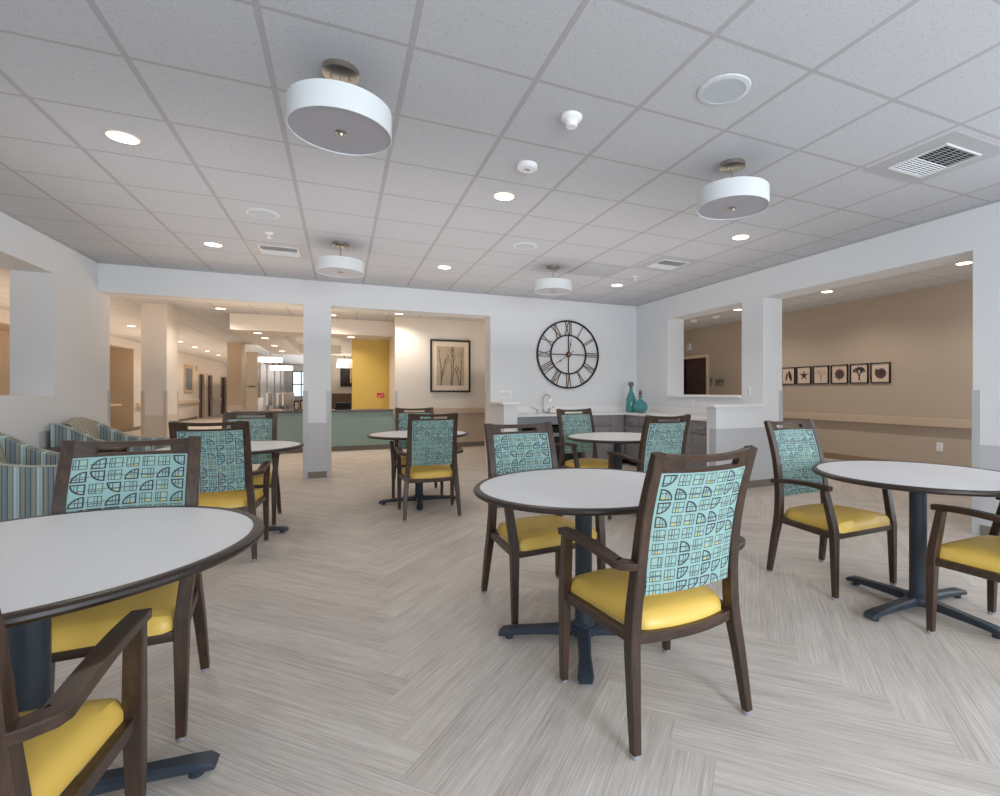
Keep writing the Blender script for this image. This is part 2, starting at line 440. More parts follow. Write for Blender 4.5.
# dark shadow-line angle where the tiles meet the walls
an = MB(); an.box(XL, XR, WB-.02, WB, CEIL-.014, CEIL+.01); an.box(XR-.02, XR, -2.5, WB, CEIL-.014, CEIL+.01); an.box(XL, XL+.02, -2.5, WB, CEIL-.014, CEIL+.01)
struct('trim_5', an, M['ventm'])

# corridor on the right
w = MB(); w.box(8.15, 8.35, -2.6, 9.62, 0, CEIL); w.box(8.15, 8.35, 10.53, 14, 0, CEIL); w.box(8.15, 8.35, 9.62, 10.53, 2.06, CEIL)
struct('wall_corridor', w, M['beige'])
struct('wall_corridor_end', MB().box(5.0, 8.35, 13.9, 14.1, 0, CEIL), M['beige'])
struct('wall_corridor_near', MB().box(XR+WT, 8.35, -2.8, -2.6, 0, CEIL), M['beige'])
struct('baseboard_corridor', MB().box(8.137, 8.2, -2.6, 9.55, 0, .10), plain('brown_base', (146, 124, 98), .5))
hr = MB(); hr.box(8.06, 8.15, -2.6, 9.3, .69, .815, .012); struct('trim_6', hr, M['rail'])
d = MB().box(8.20, 8.25, 9.62, 10.53, 0, 2.06); struct('door_1', d, M['doorwood'])
fr = MB(); fr.box(8.12, 8.22, 9.55, 9.62, 0, 2.12); fr.box(8.12, 8.22, 10.53, 10.6, 0, 2.12); fr.box(8.12, 8.22, 9.62, 10.53, 2.05, 2.12)
struct('trim_7', fr, M['doorframe'])
# lobby beyond the back wall
w = MB(); w.box(1.04, 5.4, 10.9, 11.05, 0, CEIL); w.box(1.08, 1.24, 11.05, 12.9, 0, CEIL); w.box(5.2, 5.4, 8.08, 10.9, 0, CEIL)
struct('wall_lobby_right', w, M['cream'])
struct('trim_8', MB().box(1.04, 5.2, 10.894, 10.95, .1, .74), M['tan'])
hr = MB(); hr.box(1.0, 5.2, 10.80, 10.9, .735, .86, .012); struct('trim_9', hr, M['rail'])
struct('baseboard_lobby', MB().box(1.03, 5.2, 10.885, 10.94, 0, .10), M['base'])
guard(1.032, 1.09, 10.893, 10.95, m='guard')
w = MB(); w.box(.24, 1.085, 12.75, 12.9, 0, 2.455); struct('wall_yellow', w, M['yellow'])
# soffit over the reception with a raised tray
w = MB(); S0 = 2.455
w.box(-2.03, 1.1, 11.68, 11.85, S0, CEIL-.002)
for b in ((-2.03, -1.2, 11.85, 18.8), (.0, 5, 11.85, 18.8), (-1.2, 0, 11.85, 12.75), (-1.2, 0, 17.8, 18.8)):
    w.box(b[0], b[1], b[2], b[3], S0, S0+.02)
w.box(-2.03, -2.0, 11.85, 18.8, S0+.02, CEIL-.002)
for b in ((-1.22, -1.2, 12.75, 17.8), (0, .02, 12.75, 17.8), (-1.2, 0, 12.73, 12.75), (-1.2, 0, 17.8, 17.82)): w.box(*b, S0+.02, CEIL-.05)
w.box(-1.2, 0, 12.75, 17.8, CEIL-.06, CEIL-.05); w.box(-2.03, 5, 18.78, 18.8, S0+.02, CEIL-.002)
struct('ceiling_soffit', w, M['cream'])
struct('wall_reception_back', MB().box(-.85, 6, 20, 20.15, 0, CEIL), M['cream'])
w = MB(); w.box(-3.24, -2.875, 11.0, 11.68, 0, CEIL)
c1 = struct('column_1', w, M['cream'])
for a, b, c_, d_ in ((-3.246, -3.19, 10.994, 11.05), (-2.925, -2.869, 10.994, 11.05), (-2.9, -2.869, 11.63, 11.686)): guard(a, b, c_, d_, 1.225, 'guard_warm')
struct('trim_20', MB().box(-3.19, -2.87, 10.995, 11.63, 0.09, .79), M['tan2'])
w = MB(); w.box(-3.30, -2.92, 18.6, 19.3, 0, CEIL); struct('column_2', w, M['dkbeige'])
struct('trim_21', MB().box(-3.306, -2.914, 18.594, 19.306, 0, .79), M['tan2'])
w = MB(); w.box(-3.44, -3.04, 22.9, 23.4, 0, CEIL)
for y0, y1 in ((24.9, 25.5), (27.6, 28.3), (30.2, 31)): w.box(-3.2, -3.04, y0, y1, 0, CEIL)
w.box(-3.2, -3.04, 23.4, 33, 2.35, CEIL); w.box(-3.2, -3.04, 23.4, 33, 0, .5)
struct('wall_lobby_middle', w, M['beige'])
for k, (y0, y1) in enumerate(((23.4, 24.9), (25.5, 27.6), (28.3, 30.2), (31, 33))):
    nn = 40; o = MB(); V = []; F = []
    for q in range(nn+1):
        yy = y0+(y1-y0)*q/nn; xx = -3.0+.03*math.sin(q*1.9)
        V += [(xx, yy, .4), (xx, yy, 2.4)]
    for q in range(nn): F.append([2*q, 2*q+2, 2*q+3, 2*q+1])
    o.poly(V, F); oo = o.build('sheer_curtain', M['sheer'])
    tag(oo, ['white sheer curtain beside the plaque pier beyond the reception', 'second white sheer curtain from the plaque pier', 'third white sheer curtain from the plaque pier', 'white sheer curtain closest to the far lobby window'][k], 'curtain', 'sheer curtains far behind the reception')
# far wall of lobby with a window
w = MB(); w.box(-3.04, -2.62, 32.8, 33, 0, CEIL); w.box(-1.2, 9, 32.8, 33, 0, CEIL); w.box(-2.62, -1.2, 32.8, 33, 0, .9); w.box(-2.62, -1.2, 32.8, 33, 2.42, CEIL)
w.box(-6.2, -3.2, 34.5, 34.7, 0, CEIL)
struct('wall_far', w, M['cream'])
f = MB()
for x in (-2.62, -2.17, -1.72, -1.26): f.box(x, x+.05, 32.85, 32.92, .9, 2.42)
for z in (.9, 1.62, 2.37): f.box(-2.62, -1.2, 32.85, 32.92, z, z+.05)
w4 = struct('window_4', f, M['mull']); MB().box(-2.6, -1.22, 32.88, 32.886, .92, 2.4).build('window_pane', M['glasspane'], w4)
# left lobby wall with a deep recess and doors
w = MB(); X0 = -5.95
w.box(X0-.15, X0, 7, 12.4, 0, CEIL); w.box(X0-.15, X0, 12.4, 19.58, 2.55, CEIL); w.box(X0-.9, X0, 19.58, 27.2, 0, CEIL); w.box(X0-.15, X0, 28.3, 28.8, 0, 2.04)
w.box(X0-.15, X0, 29.9, 31.7, 0, 2.04); w.box(X0-.15, X0, 33.2, 34.6, 0, CEIL); w.box(X0-.15, X0, 27.2, 33.2, 2.04, CEIL)
struct('wall_lobby_left', w, M['cream'])
w = MB(); w.box(X0-1.0, X0-.9, 12.3, 19.6, 0, 2.6); w.box(X0-.9, X0-.15, 12.3, 12.4, 0, 2.6); w.box(X0-.9, X0-.004, 19.56, 19.58, 0, 2.548)
w.box(X0-.9, X0-.15, 12.4, 19.58, 2.56, 2.6); struct('wall_recess', w, M['dkbeige'])
for k, (y0, y1) in enumerate(((27.25, 28.25), (28.85, 29.85), (31.75, 33.15))):
    struct('door_%d' % (k+2), MB().box(X0-.12, X0-.07, y0, y1, 0, 2.02), M['doorwood'])
    fr = MB(); fr.box(X0-.02, X0+.03, y0-.07, y0, 0, 2.1); fr.box(X0-.02, X0+.03, y1, y1+.07, 0, 2.1); fr.box(X0-.02, X0+.03, y0, y1, 2.03, 2.1)
    struct('trim_%d' % (22+k), fr, M['doorframe'])
hr = MB(); hr.box(X0, X0+.09, 19.75, 27.1, .72, .86, .01); hr.box(X0, X0+.09, 30, 31.6, .72, .86, .01); struct('trim_25', hr, M['doorframe'])
struct('baseboard_lobby_left', MB().box(X0, X0+.012, 7, 27.1, 0, .1), M['base'])
# outer closing walls so that no sky leaks in
w = MB(); w.box(-9, -8.9, -4, 36, 0, CEIL); w.box(X0-3, X0-1, 12.2, 12.4, 0, CEIL); struct('wall_outer_left', w, M['beige'])
struct('wall_outer_right', MB().box(10.9, 11, -4, 36, 0, CEIL).box(8.3, 11, 13.9, 14.1, 0, CEIL), M['beige'])
struct('wall_outer_front', MB().box(-9, XL-.34, -2.8, -2.6, 0, CEIL), M['beige'])

# ------------------------------------------------------------------ dining chair
REAR = [(-.245, .016, .255, .030, .032), (-.216, .22, .243, .038, .042), (-.192, .40, .229, .042, .050), (-.204, .60, .214, .042, .046), (-.238, .80, .210, .042, .040), (-.306, 1.010, .208, .042, .030)]
RS = spline(REAR, 6)
def stile_y(z):
    for a, b in zip(RS, RS[1:]):
        if a[1] <= z <= b[1]: return a[0]+(b[0]-a[0])*(z-a[1])/max(1e-6, b[1]-a[1])
    return RS[-1][0]
def make_chair():
    t = thing('dining_chair', '', 'chair')
    for s in (-1, 1):
        o = MB().sweep([(s*p[2], p[0], p[1]) for p in RS], [(p[3], p[4]) for p in RS], (1, 0, 0)).build('leg', M['wz'], t)
        MB().lathe([(0, 0), (.013, 0), (.017, .008), (.015, .02), (0, .02)], (s*.255, -.245, 0), 12).build('glide', M['glide'], o)
        fp = [(s*.268, .242, .016, .029, .030), (s*.268, .238, .22, .037, .038), (s*.267, .235, .375, .043, .044), (s*.268, .230, .42, .043, .042), (s*.283, .185, .632, .040, .034)]
        o = MB().sweep([p[:3] for p in fp], [p[3:] for p in fp], (1, 0, 0)).build('leg', M['wz'], t)
        MB().lathe([(0, 0), (.013, 0), (.017, .008), (.015, .02), (0, .02)], (s*.268, .242, 0), 12).build('glide', M['glide'], o)
        ap = [(s*.214, -.214, .622), (s*.245, -.205, .624), (s*.278, -.186, .627)]
        ap2 = spline([(s*.281, -.182, .628), (s*.285, -.05, .643), (s*.286, .09, .649), (s*.284, .222, .641)], 4)
        a = MB(); allp = ap+ap2
        a.sweep(allp, [(.034, .026), (.040, .026), (.046, .026)]+[(.048-.004*k/len(ap2), .026) for k in range(len(ap2))], (1, 0.0, 0))
        a.build('armrest', M['wy'], t)
    # slotted top rail
    xs = [-.190, -.157, -.125]+[-.125+.25*k/8 for k in range(1, 8)]+[.125, .157, .190]; zs = [.942, .951, .958, .983, .996, 1.010]
    def tr(x, z): return (x, stile_y(z)-.036*(1-(x/.19)**2), z-(z-.942)/.066*.010*(1-(x/.19)**2))
    MB().plate(xs, zs, tr, .028, hole=lambda i, j: 2 <= i <= 9 and j == 2).build('top_rail', M['wx'], t)
    xs = [-.189+.378*k/12 for k in range(13)]; zs = [.512+.431*k/8 for k in range(9)]
    def bp_(x, z):
        return (x, stile_y(z)-.034*(1-(x/.191)**2)*(.6+.4*(z-.5)/.44), z)
    MB().plate(xs, zs, bp_, .030).build('back_panel', M['fabric'], t)
    f = MB()
    for s in (-1, 1): f.sweep([(s*.228, -.19, .367), (s*.264, .235, .367)], [(.028, .036)]*2, (1, 0, 0))
    f.box(-.25, .25, .222, .25, .350, .386, .004)
    rp = [(-.222+.444*k/10, -.192-.035*(1-((k-5)/5)**2), .367) for k in range(11)]
    f.sweep(rp, [(.026, .036)]*11, (0, 1, 0)); f.build('seat_frame', M['wx'], t)
    # upholstered seat
    n = 18; V = []; F = []
    def sp(u, v, top):
        hw = .206+.050*(v+1)/2
        x = hw*u; y = -.185+.438*(v+1)/2
        if v < 0: y -= .034*(1-u*u)*(-v)**2
        # rounded plan corners
        if abs(u) > .86 and abs(v) > .86: x *= 1-.05*(abs(u)-.86)/.14*(abs(v)-.86)/.14; y = y-.016*math.copysign(1, v)*(abs(u)-.86)/.14*(abs(v)-.86)/.14
        e = max(0, (1-abs(u)**7)*(1-abs(v)**7))
        z = .388+(.040*e**.35+.027*(1-u*u)*(1-v*v)*.9+.012+.010*(v+1)/2) if top else .384
        return (x, y, z)
    pts = [-1+2*k/n for k in range(n+1)]; pts = [math.copysign(abs(p)**.75, p) for p in pts]
    for top in (True, False):
        for v in pts:
            for u in pts: V.append(sp(u, v, top))
    N1 = (n+1)**2; ix = lambda i, j, b: b*N1+j*(n+1)+i
    for j in range(n):
        for i in range(n):
            F.append([ix(i, j, 0), ix(i+1, j, 0), ix(i+1, j+1, 0), ix(i, j+1, 0)]); F.append([ix(i, j, 1), ix(i, j+1, 1), ix(i+1, j+1, 1), ix(i+1, j, 1)])
    for k in range(n):
        F += [[ix(k, 0, 0), ix(k, 0, 1), ix(k+1, 0, 1), ix(k+1, 0, 0)], [ix(k, n, 0), ix(k+1, n, 0), ix(k+1, n, 1), ix(k, n, 1)],
              [ix(0, k, 0), ix(0, k+1, 0), ix(0, k+1, 1), ix(0, k, 1)], [ix(n, k, 0), ix(n, k, 1), ix(n, k+1, 1), ix(n, k+1, 0)]]
    MB().poly(V, F).build('seat_cushion', M['vinyl'], t)
    return t
chair0 = make_chair()
CH = [
 (1.132, 1.660, .055, 'wooden dining chair closest to the camera, its teal back turned to us'),
 (1.066, 2.700, PI+.09, 'dining chair facing the camera across the middle table, opposite the closest chair'),
 (2.895, 2.250, PI+.02, 'dining chair facing the camera behind the table beside the corridor opening'),
 (2.975, 1.293, 0, 'cut-off dining chair with no back showing, at the table beside the corridor opening'),
 (-.785, 2.335, PI+.04, 'dining chair facing the camera across the big cut-off table, hiding part of the striped armchairs'),
 (-.752, 1.368, 0, 'dining chair cut off at the bottom corner, wooden arm rising beside the big tabletop'),
 (-.820, 4.365, 0, 'dining chair with its teal back to us at the round table by the lobby pillar'),
 (-.815, 5.365, PI-.02, 'dining chair facing the camera on the far side of the table by the lobby pillar'),
 (.806, 5.050, -.03, 'dining chair with its teal back to us at the table under the tree picture'),
 (.823, 6.100, PI-.06, 'dining chair behind the round table under the tree picture, facing the camera'),
 (2.520, 4.945, PI+.08, 'dining chair facing the camera in front of the sink counter, behind the round table'),
 (2.575, 3.830, 0, 'dining chair with its back to us at the table before the sink counter')]
for k, (x, y, rz, lab) in enumerate(CH):
    if k == 0:
        chair0.location = (x, y, 0); chair0.rotation_euler = (0, 0, rz); chair0['label'] = lab; chair0['group'] = 'teal and yellow dining chairs'
    else: dup(chair0, lab, (x, y, 0), rz)

# ------------------------------------------------------------------ pedestal tables
def make_table():
    t = thing('pedestal_table', '', 'table', group='round dining tables'); R = .533
    MB().lathe([(0, .737), (.504, .737), (.504, .7545), (0, .7555)], seg=96).build('tabletop', M['lam'], t)
    MB().lathe([(.503, .730), (.518, .730), (.529, .734), (.534, .743), (.531, .751), (.522, .7565), (.510, .757), (.503, .7565), (.503, .730)], seg=96).build('edge_band', M['rim'], t)
    MB().lathe([(0, .06), (.055, .06), (.055, .08), (.042, .09), (.0415, .71), (.0, .71)], seg=32).build('column', M['black'], t)
    b = MB()
    for s in (0, 1):
        T = Matrix.Rotation(PI/2*s, 4, 'Z'); b.box(-.26, .26, -.035, .035, .71, .735, .004, T=T)
    b.build('top_spider', M['black'], t)
    b = MB(); b.lathe([(0, .03), (.062, .03), (.07, .05), (.066, .072), (0, .078)], seg=32)
    for k in range(4):
        T = Matrix.Rotation(PI/2*k, 4, 'Z')
        pts = [(0, .03, .05), (0, .12, .047), (0, .25, .042), (0, .35, .037), (0, .395, .032), (0, .415, .022)]
        sz = [(.075, .05), (.062, .044), (.056, .036), (.064, .030), (.070, .026), (.056, .014)]
        b.sweep(pts, sz, (1, 0, 0), .5, T=T)
        # flared fillets between the arms
    b.build('cross_base', M['black'], t)
    for k in range(4):
        T = Matrix.Rotation(PI/2*k, 4, 'Z'); MB().cyl((0, .365, 0), .020, 0, .022, 16, T=T).build('foot', M['black'], t)
    return t
tab0 = make_table()
TB = [(1.092, 2.186, -.44+PI/2, 'round pedestal table nearest the middle of the room, in front of the closest chair back'),
      (2.961, 1.745, 0, 'round table beside the corridor opening, cut by the edge of the photo'),
      (-.815, 1.900, 0, 'big white tabletop with dark edge in the near corner, closest round table to the camera'),
      (-.830, 4.870, 0, 'round table between two chairs in front of the lobby pillar'),
      (.783, 5.590, -.12, 'round table below the framed tree picture, between two chairs'),
      (2.600, 4.430, .2, 'round table in front of the sink counter and teal bottles')]
for k, (x, y, rz, lab) in enumerate(TB):
    if k == 0: tab0.location = (x, y, 0); tab0.rotation_euler = (0, 0, rz); tab0['label'] = lab
    else:
        o = dup(tab0, lab, (x, y, 0), rz)
        if k == 2: o.scale = (1.085, 1.085, 1)

# ------------------------------------------------------------------ striped armchairs and end table
def make_armchair():
    t = thing('striped_armchair', '', 'armchair', group='striped armchairs by the wall')
    prof = spline([(-.40, .89), (-.34, .885), (-.24, .84), (-.12, .765), (0, .705), (.12, .675), (.24, .665), (.38, .662)], 4)
    for s in (-1, 1):
        b = MB(); out = [(y, z) for y, z in prof]+[(.39, .60), (.39, .11), (-.37, .11)]
        T = Matrix.Rotation(-PI/2, 4, 'Z') @ Matrix.Scale(-1, 4, (1, 0, 0))
        V = []; n = len(out)
        for x in (.28, .375): V += [(s*x, y, z) for y, z in out]
        b.poly(V, [list(range(n)), list(range(2*n-1, n-1, -1))]+[[k, n+k, n+(k+1) % n, (k+1) % n] for k in range(n)])
        a = b.build('arm', M['st_blue'], t, bevel=.012)
        MB().tube([(s*.372, y, z+.002) for y, z in prof], .007, 8).build('piping', M['piping'], a)
    # outside back and inner back cushion with an arched top
    def arch(x): return .835+.065*(1-abs(x/.30)**3)
    xs = [-.30+.6*k/12 for k in range(13)]; zs = [k/10 for k in range(11)]
    MB().plate(xs, zs, lambda x, q: (x, -.33-.05*q, .11+(arch(x)-.13)*q), .09).build('back', M['st_side'], t)
    V = []; F = []; nx, nq = 14, 14
    for i in range(nx+1):
        x = -.279+.558*i/nx
        for q in range(nq+1):
            a = q/nq
            if a < .6: y = -.17-.09*(a/.6); z = .44+(arch(x)-.46)*(a/.6)
            else: th = (a-.6)/.4*PI*.9; y = -.32+.06*math.cos(th); z = arch(x)-.02+.055*math.sin(th)
            bulge = .03*(1-(x/.279)**2)*math.sin(min(1, a/.6)*PI)
            V.append((x, y+bulge, z))
    for i in range(nx):
        for q in range(nq): F.append([i*(nq+1)+q, (i+1)*(nq+1)+q, (i+1)*(nq+1)+q+1, i*(nq+1)+q+1])
    MB().poly(V, F).build('back_cushion', M['st_tan'], t)
    MB().box(-.275, .275, -.26, .40, .30, .47, .045).build('seat_cushion', M['st_tan'], t)
    MB().box(-.278, .278, -.33, .375, .11, .30, .01).build('seat_base', M['st_side'], t)
    for sx in (-1, 1):
        for sy in (-1, 1):
            MB().sweep([(sx*.32, sy*.33, 0), (sx*.31, sy*.32, .11)], [(.03, .03), (.045, .045)], (1, 0, 0)).build('leg', M['wz'], t)
    return t
ac = make_armchair(); ac.location = (-2.27, 5.21, 0); ac.rotation_euler = (0, 0, -PI/2); ac['label'] = 'striped upholstered armchair at the photo edge, nearer of the two beside the low wall opening'
dup(ac, 'striped armchair behind the dark end table, in front of the white lobby wall end', (-2.26, 6.92, 0), -PI/2)
t = thing('end_table', 'dark wooden end table between the two striped armchairs', 'table', (-2.33, 6.28, 0))
MB().box(-.35, .35, -.175, .175, .635, .665, .012).build('tabletop', M['wx'], t)
for sx in (-1, 1):
    for sy in (-1, 1): MB().sweep([(sx*.30, sy*.13, 0), (sx*.30, sy*.13, .635)], [(.03, .03), (.045, .045)], (1, 0, 0)).build('leg', M['wz'], t)
MB().box(-.29, .29, -.12, .12, .58, .636).build('apron', M['rim'], t)

# ------------------------------------------------------------------ kitchenette
CT = .862
t = thing('counter_cabinet', 'grey base cabinet run below the white counter along the clock wall', 'cabinet', (0, 0, 0))
MB().box(3.62, 4.33, 7.17, WB-.02, .09, CT-.035, .002).build('carcass', M['cab'], t)
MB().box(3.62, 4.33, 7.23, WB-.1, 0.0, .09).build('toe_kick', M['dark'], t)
MB().box(2.42, 3.62, 7.16, 7.19, .70, CT-.035, .002).build('apron_panel', M['cabb'], t)
MB().box(2.415, 2.435, 7.18, WB-.02, 0, CT-.035, .002).build('end_panel', M['cabb'], t)
def pull(parent, p, axis, L=.1):
    x, y, z = p
    d = {'x': ((-L/2, 0, 0), (L/2, 0, 0)), 'y': ((0, -L/2, 0), (0, L/2, 0)), 'z': ((0, 0, -L/2), (0, 0, L/2))}[axis]
    return d
def front(parent, name, rect, face, hand):
    """rect: along a0..a1, z0..z1 ; face 'y' = facing -Y at y, 'x' = facing -X at x"""
    a0, a1, z0, z1 = rect
    g = .004
    if face[0] == 'y':
        o = MB().box(a0+g, a1-g, face[1]-.018, face[1], z0+g, z1-g, .003).build(name, M['cab'], parent)
        P = lambda a, z, off: (a, face[1]-.018-off, z)
    else:
        o = MB().box(face[1]-.018, face[1], a0+g, a1-g, z0+g, z1-g, .003).build(name, M['cab'], parent)
        P = lambda a, z, off: (face[1]-.018-off, a, z)
    if hand[0] == 'h':
        zc = (z0+z1)/2; c = (a0+a1)/2; q = [P(c-.06, zc, 0), P(c-.06, zc, .028), P(c+.06, zc, .028), P(c+.06, zc, 0)]
    else:
        c = hand[1]; q = [P(c, z1-.07, 0), P(c, z1-.07, .028), P(c, z1-.19, .028), P(c, z1-.19, 0)]
    MB().tube(q, .006, 8).build('handle', M['chrome'], o)
front(t, 'drawer', (3.63, 4.10, .65, .82), ('y', 7.17), ('h',)); front(t, 'door', (3.63, 4.10, .10, .65), ('y', 7.17), ('v', 4.05))
MB().box(4.10, 4.33, 7.155, 7.17, .10, .82, .002).build('filler_panel', M['cab'], t)
t = thing('side_cabinet', 'grey base cabinet run under the low wall opening, beside the white half wall', 'cabinet', (0, 0, 0))
MB().box(4.345, XR-.005, 4.97, WB-.02, .09, CT-.035, .002).build('carcass', M['cab'], t)
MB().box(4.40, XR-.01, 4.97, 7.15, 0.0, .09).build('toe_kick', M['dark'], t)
yy = [4.98, 5.42, 5.86, 6.30, 6.74, 7.12]
for k in range(5):
    front(t, 'drawer', (yy[k], yy[k+1], .65, .82), ('x', 4.345), ('h',)); front(t, 'door', (yy[k], yy[k+1], .10, .65), ('x', 4.345), ('v', yy[k]+.06 if k % 2 else yy[k+1]-.06))
ct = MB()
oz = [(2.415, 7.13), (4.31, 7.13), (4.31, 4.955), (XR-.003, 4.955), (XR-.003, WB-.003), (2.415, WB-.003)]
V = [(x, y, CT-.035) for x, y in oz]+[(x, y, CT) for x, y in oz]
ct.poly(V, [list(range(6))[::-1], list(range(6, 12))]+[[k, (k+1) % 6, 6+(k+1) % 6, 6+k] for k in range(6)])
co = tag(ct.build('countertop', M['quartz'], bevel=.004), 'white L-shaped countertop on grey cabinets below the wall clock', 'countertop')
MB().box(2.415, XR-.02, WB-.02, WB-.001, CT, CT+.10, .003).build('backsplash', M['quartz'], co)
MB().box(XR-.022, XR-.001, 4.96, WB-.022, CT, CT+.10, .003).build('side_splash', M['quartz'], co)
# dishwasher-like dark box in the knee space
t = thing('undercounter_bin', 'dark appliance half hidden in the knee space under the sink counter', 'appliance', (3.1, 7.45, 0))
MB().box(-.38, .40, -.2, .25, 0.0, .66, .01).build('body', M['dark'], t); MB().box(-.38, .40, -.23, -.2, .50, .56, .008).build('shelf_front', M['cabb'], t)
# sink and faucet
sk = thing('sink', 'steel drop-in sink rim set in the white counter behind the chairs', 'sink', (2.95, 7.42, CT+.001))
b = MB()
for x0, x1, y0, y1 in ((-.31, .31, -.23, -.20), (-.31, .31, .14, .23), (-.31, -.28, -.20, .14), (.28, .31, -.20, .14)): b.box(x0, x1, y0, y1, 0, .006, .002)
b.build('rim', M['chrome'], sk)
MB().box(-.28, .28, -.20, .14, .0005, .003).build('basin', M['nickel'], sk)
t = thing('faucet', 'chrome gooseneck tap with two wing handles behind the sink', 'faucet', (3.05, 7.60, CT+.006))
MB().box(-.12, .12, -.025, .025, 0, .014, .005).build('deck_plate', M['chrome'], t)
pts = [(0, 0, .01), (0, 0, .22)]+[(0.05*(1-math.cos(a))*.85, -.06*(1-math.cos(a))*.85, .22+.075*math.sin(a)) for a in [PI*k/10 for k in range(1, 11)]]
pts += [(pts[-1][0], pts[-1][1], .19)]
MB().tube(pts, .011, 12).lathe([(0, 0.01), (.026, .01), (.022, .05), (.013, .06)], seg=16).build('spout', M['chrome'], t)
for s in (-1, 1):
    MB().lathe([(0, .01), (.024, .01), (.02, .045), (.012, .06), (0, .062)], (s*.105, 0, 0), 16).tube([(s*.105, 0, .05), (s*.14, 0, .075), (s*.20, 0, .088)], [.008, .009, .012], 8).build('handle', M['chrome'], t)
# teal bottles
t = thing('teal_bottle', 'tall slim teal glass bottle with a faceted stopper on the counter corner', 'bottle', (4.515, 7.24, CT+.001), group='teal bottles on the counter')
MB().lathe([(0, 0), (.07, 0), (.086, .02), (.09, .12), (.082, .22), (.055, .31), (.030, .36), (.028, .40), (.036, .405), (.036, .415), (0, .415)], seg=32).build('body', M['glass_teal'], t)
MB().lathe([(0, .415), (.022, .415), (.022, .43), (.045, .455), (.048, .485), (.03, .515), (0, .52)], seg=10).build('stopper', M['stopper'], t)
t = thing('teal_bottle', 'round squat teal glass bottle with a pointed stopper, beside the tall slim one', 'bottle', (4.56, 7.02, CT+.001), group='teal bottles on the counter')
MB().lathe([(0, 0), (.05, 0), (.09, .02), (.118, .07), (.118, .11), (.095, .165), (.05, .20), (.027, .215), (.025, .255), (.04, .27), (.036, .275), (0, .275)], seg=32).build('body', M['glass_teal'], t)
MB().lathe([(0, .275), (.02, .275), (.02, .29), (.035, .31), (.024, .34), (.018, .375), (0, .385)], seg=8).build('stopper', M['stopper'], t)

# ------------------------------------------------------------------ wall clock
ck = thing('wall_clock', 'large round open iron wall clock with Roman numerals on the white wall', 'clock', (3.572, WB-.022, 1.848))
def ring(r, w, th, n=96):
    b = MB(); prof = [(r-w/2, -th/2), (r+w/2, -th/2), (r+w/2, th/2), (r-w/2, th/2)]; V = []; F = []
    for k in range(n):
        a = 2*PI*k/n; V += [(p*math.cos(a), q, p*math.sin(a)) for p, q in prof]
    for k in range(n):
        for q in range(4): F.append([k*4+q, k*4+(q+1) % 4, ((k+1) % n)*4+(q+1) % 4, ((k+1) % n)*4+q])
    return b.poly(V, F)
ring(.572, .026, .022).build('outer_ring', M['iron'], ck); ring(.330, .022, .022).build('inner_ring', M['iron'], ck)
R0, R1 = .338, .561
GL = {'I': ([((0, 0), (0, 1))], .0), 'V': ([((-.030, 1), (0, 0)), ((.030, 1), (0, 0))], .03), 'X': ([((-.033, 1), (.033, 0)), ((.033, 1), (-.033, 0))], .033)}
NUM = ['XII', 'I', 'II', 'III', 'IV', 'V', 'VI', 'VII', 'VIII', 'IX', 'X', 'XI']
def bar(b, p0, p1, w, th, y=0):
    p0 = Vector((p0[0], 0, p0[1])); p1 = Vector((p1[0], 0, p1[1])); d = (p1-p0).normalized(); nrm = Vector((-d.z, 0, d.x))*w/2
    c = [p0-nrm, p0+nrm, p1+nrm, p1-nrm]
    b.poly([(q.x, y-th/2, q.z) for q in c]+[(q.x, y+th/2, q.z) for q in c], [[0, 1, 2, 3], [7, 6, 5, 4], [0, 4, 5, 1], [1, 5, 6, 2], [2, 6, 7, 3], [3, 7, 4, 0]])
for k, s in enumerate(NUM):
    b = MB(); wd = {'I': .030, 'V': .070, 'X': .074}; tot = sum(wd[c] for c in s); x = -tot/2; ang = PI/2-2*PI*k/12
    rad = (math.cos(ang), math.sin(ang)); tan = (math.sin(ang), -math.cos(ang))
    for c in s:
        xc = x+wd[c]/2; x += wd[c]
        for (a0, r0), (a1, r1) in GL[c][0]:
            q = []
            for a, r in ((a0, r0), (a1, r1)):
                rr = R0+(R1-R0)*r; tt = (xc+a); q.append((rad[0]*rr+tan[0]*tt, rad[1]*rr+tan[1]*tt))
            bar(b, q[0], q[1], .012, .010)
    b.build('numeral', M['bronze'], ck)
for k in range(4):
    b = MB(); a = PI/2*k; bar(b, (.03*math.cos(a), .03*math.sin(a)), (.326*math.cos(a), .326*math.sin(a)), .014, .012); b.build('spoke', M['iron'], ck)
RX = Matrix.Rotation(PI/2, 4, 'X')
hb = MB(); hb.lathe([(0, -.012), (.045, -.012), (.045, .012), (.03, .018), (0, .018)], seg=24, T=RX).build('hub', M['iron'], ck)
MB().lathe([(0, .018), (.026, .018), (.02, .028), (0, .03)], seg=20, T=RX).build('hub_cap', M['amber'], ck)
def hand(name, ang, L, tail):
    b = MB(); c, s = math.cos(ang), math.sin(ang)
    bar(b, (-c*tail, -s*tail), (c*L*.7, s*L*.7), .010, .004, -.022); bar(b, (c*L*.6, s*L*.6), (c*L*.72, s*L*.72), .022, .004, -.022); bar(b, (c*L*.7, s*L*.7), (c*L, s*L), .007, .004, -.022)
    b.build(name, M['bronze'], ck)
hand('hour_hand', math.radians(80), .27, .04); hand('minute_hand', math.radians(214), .30, .11)

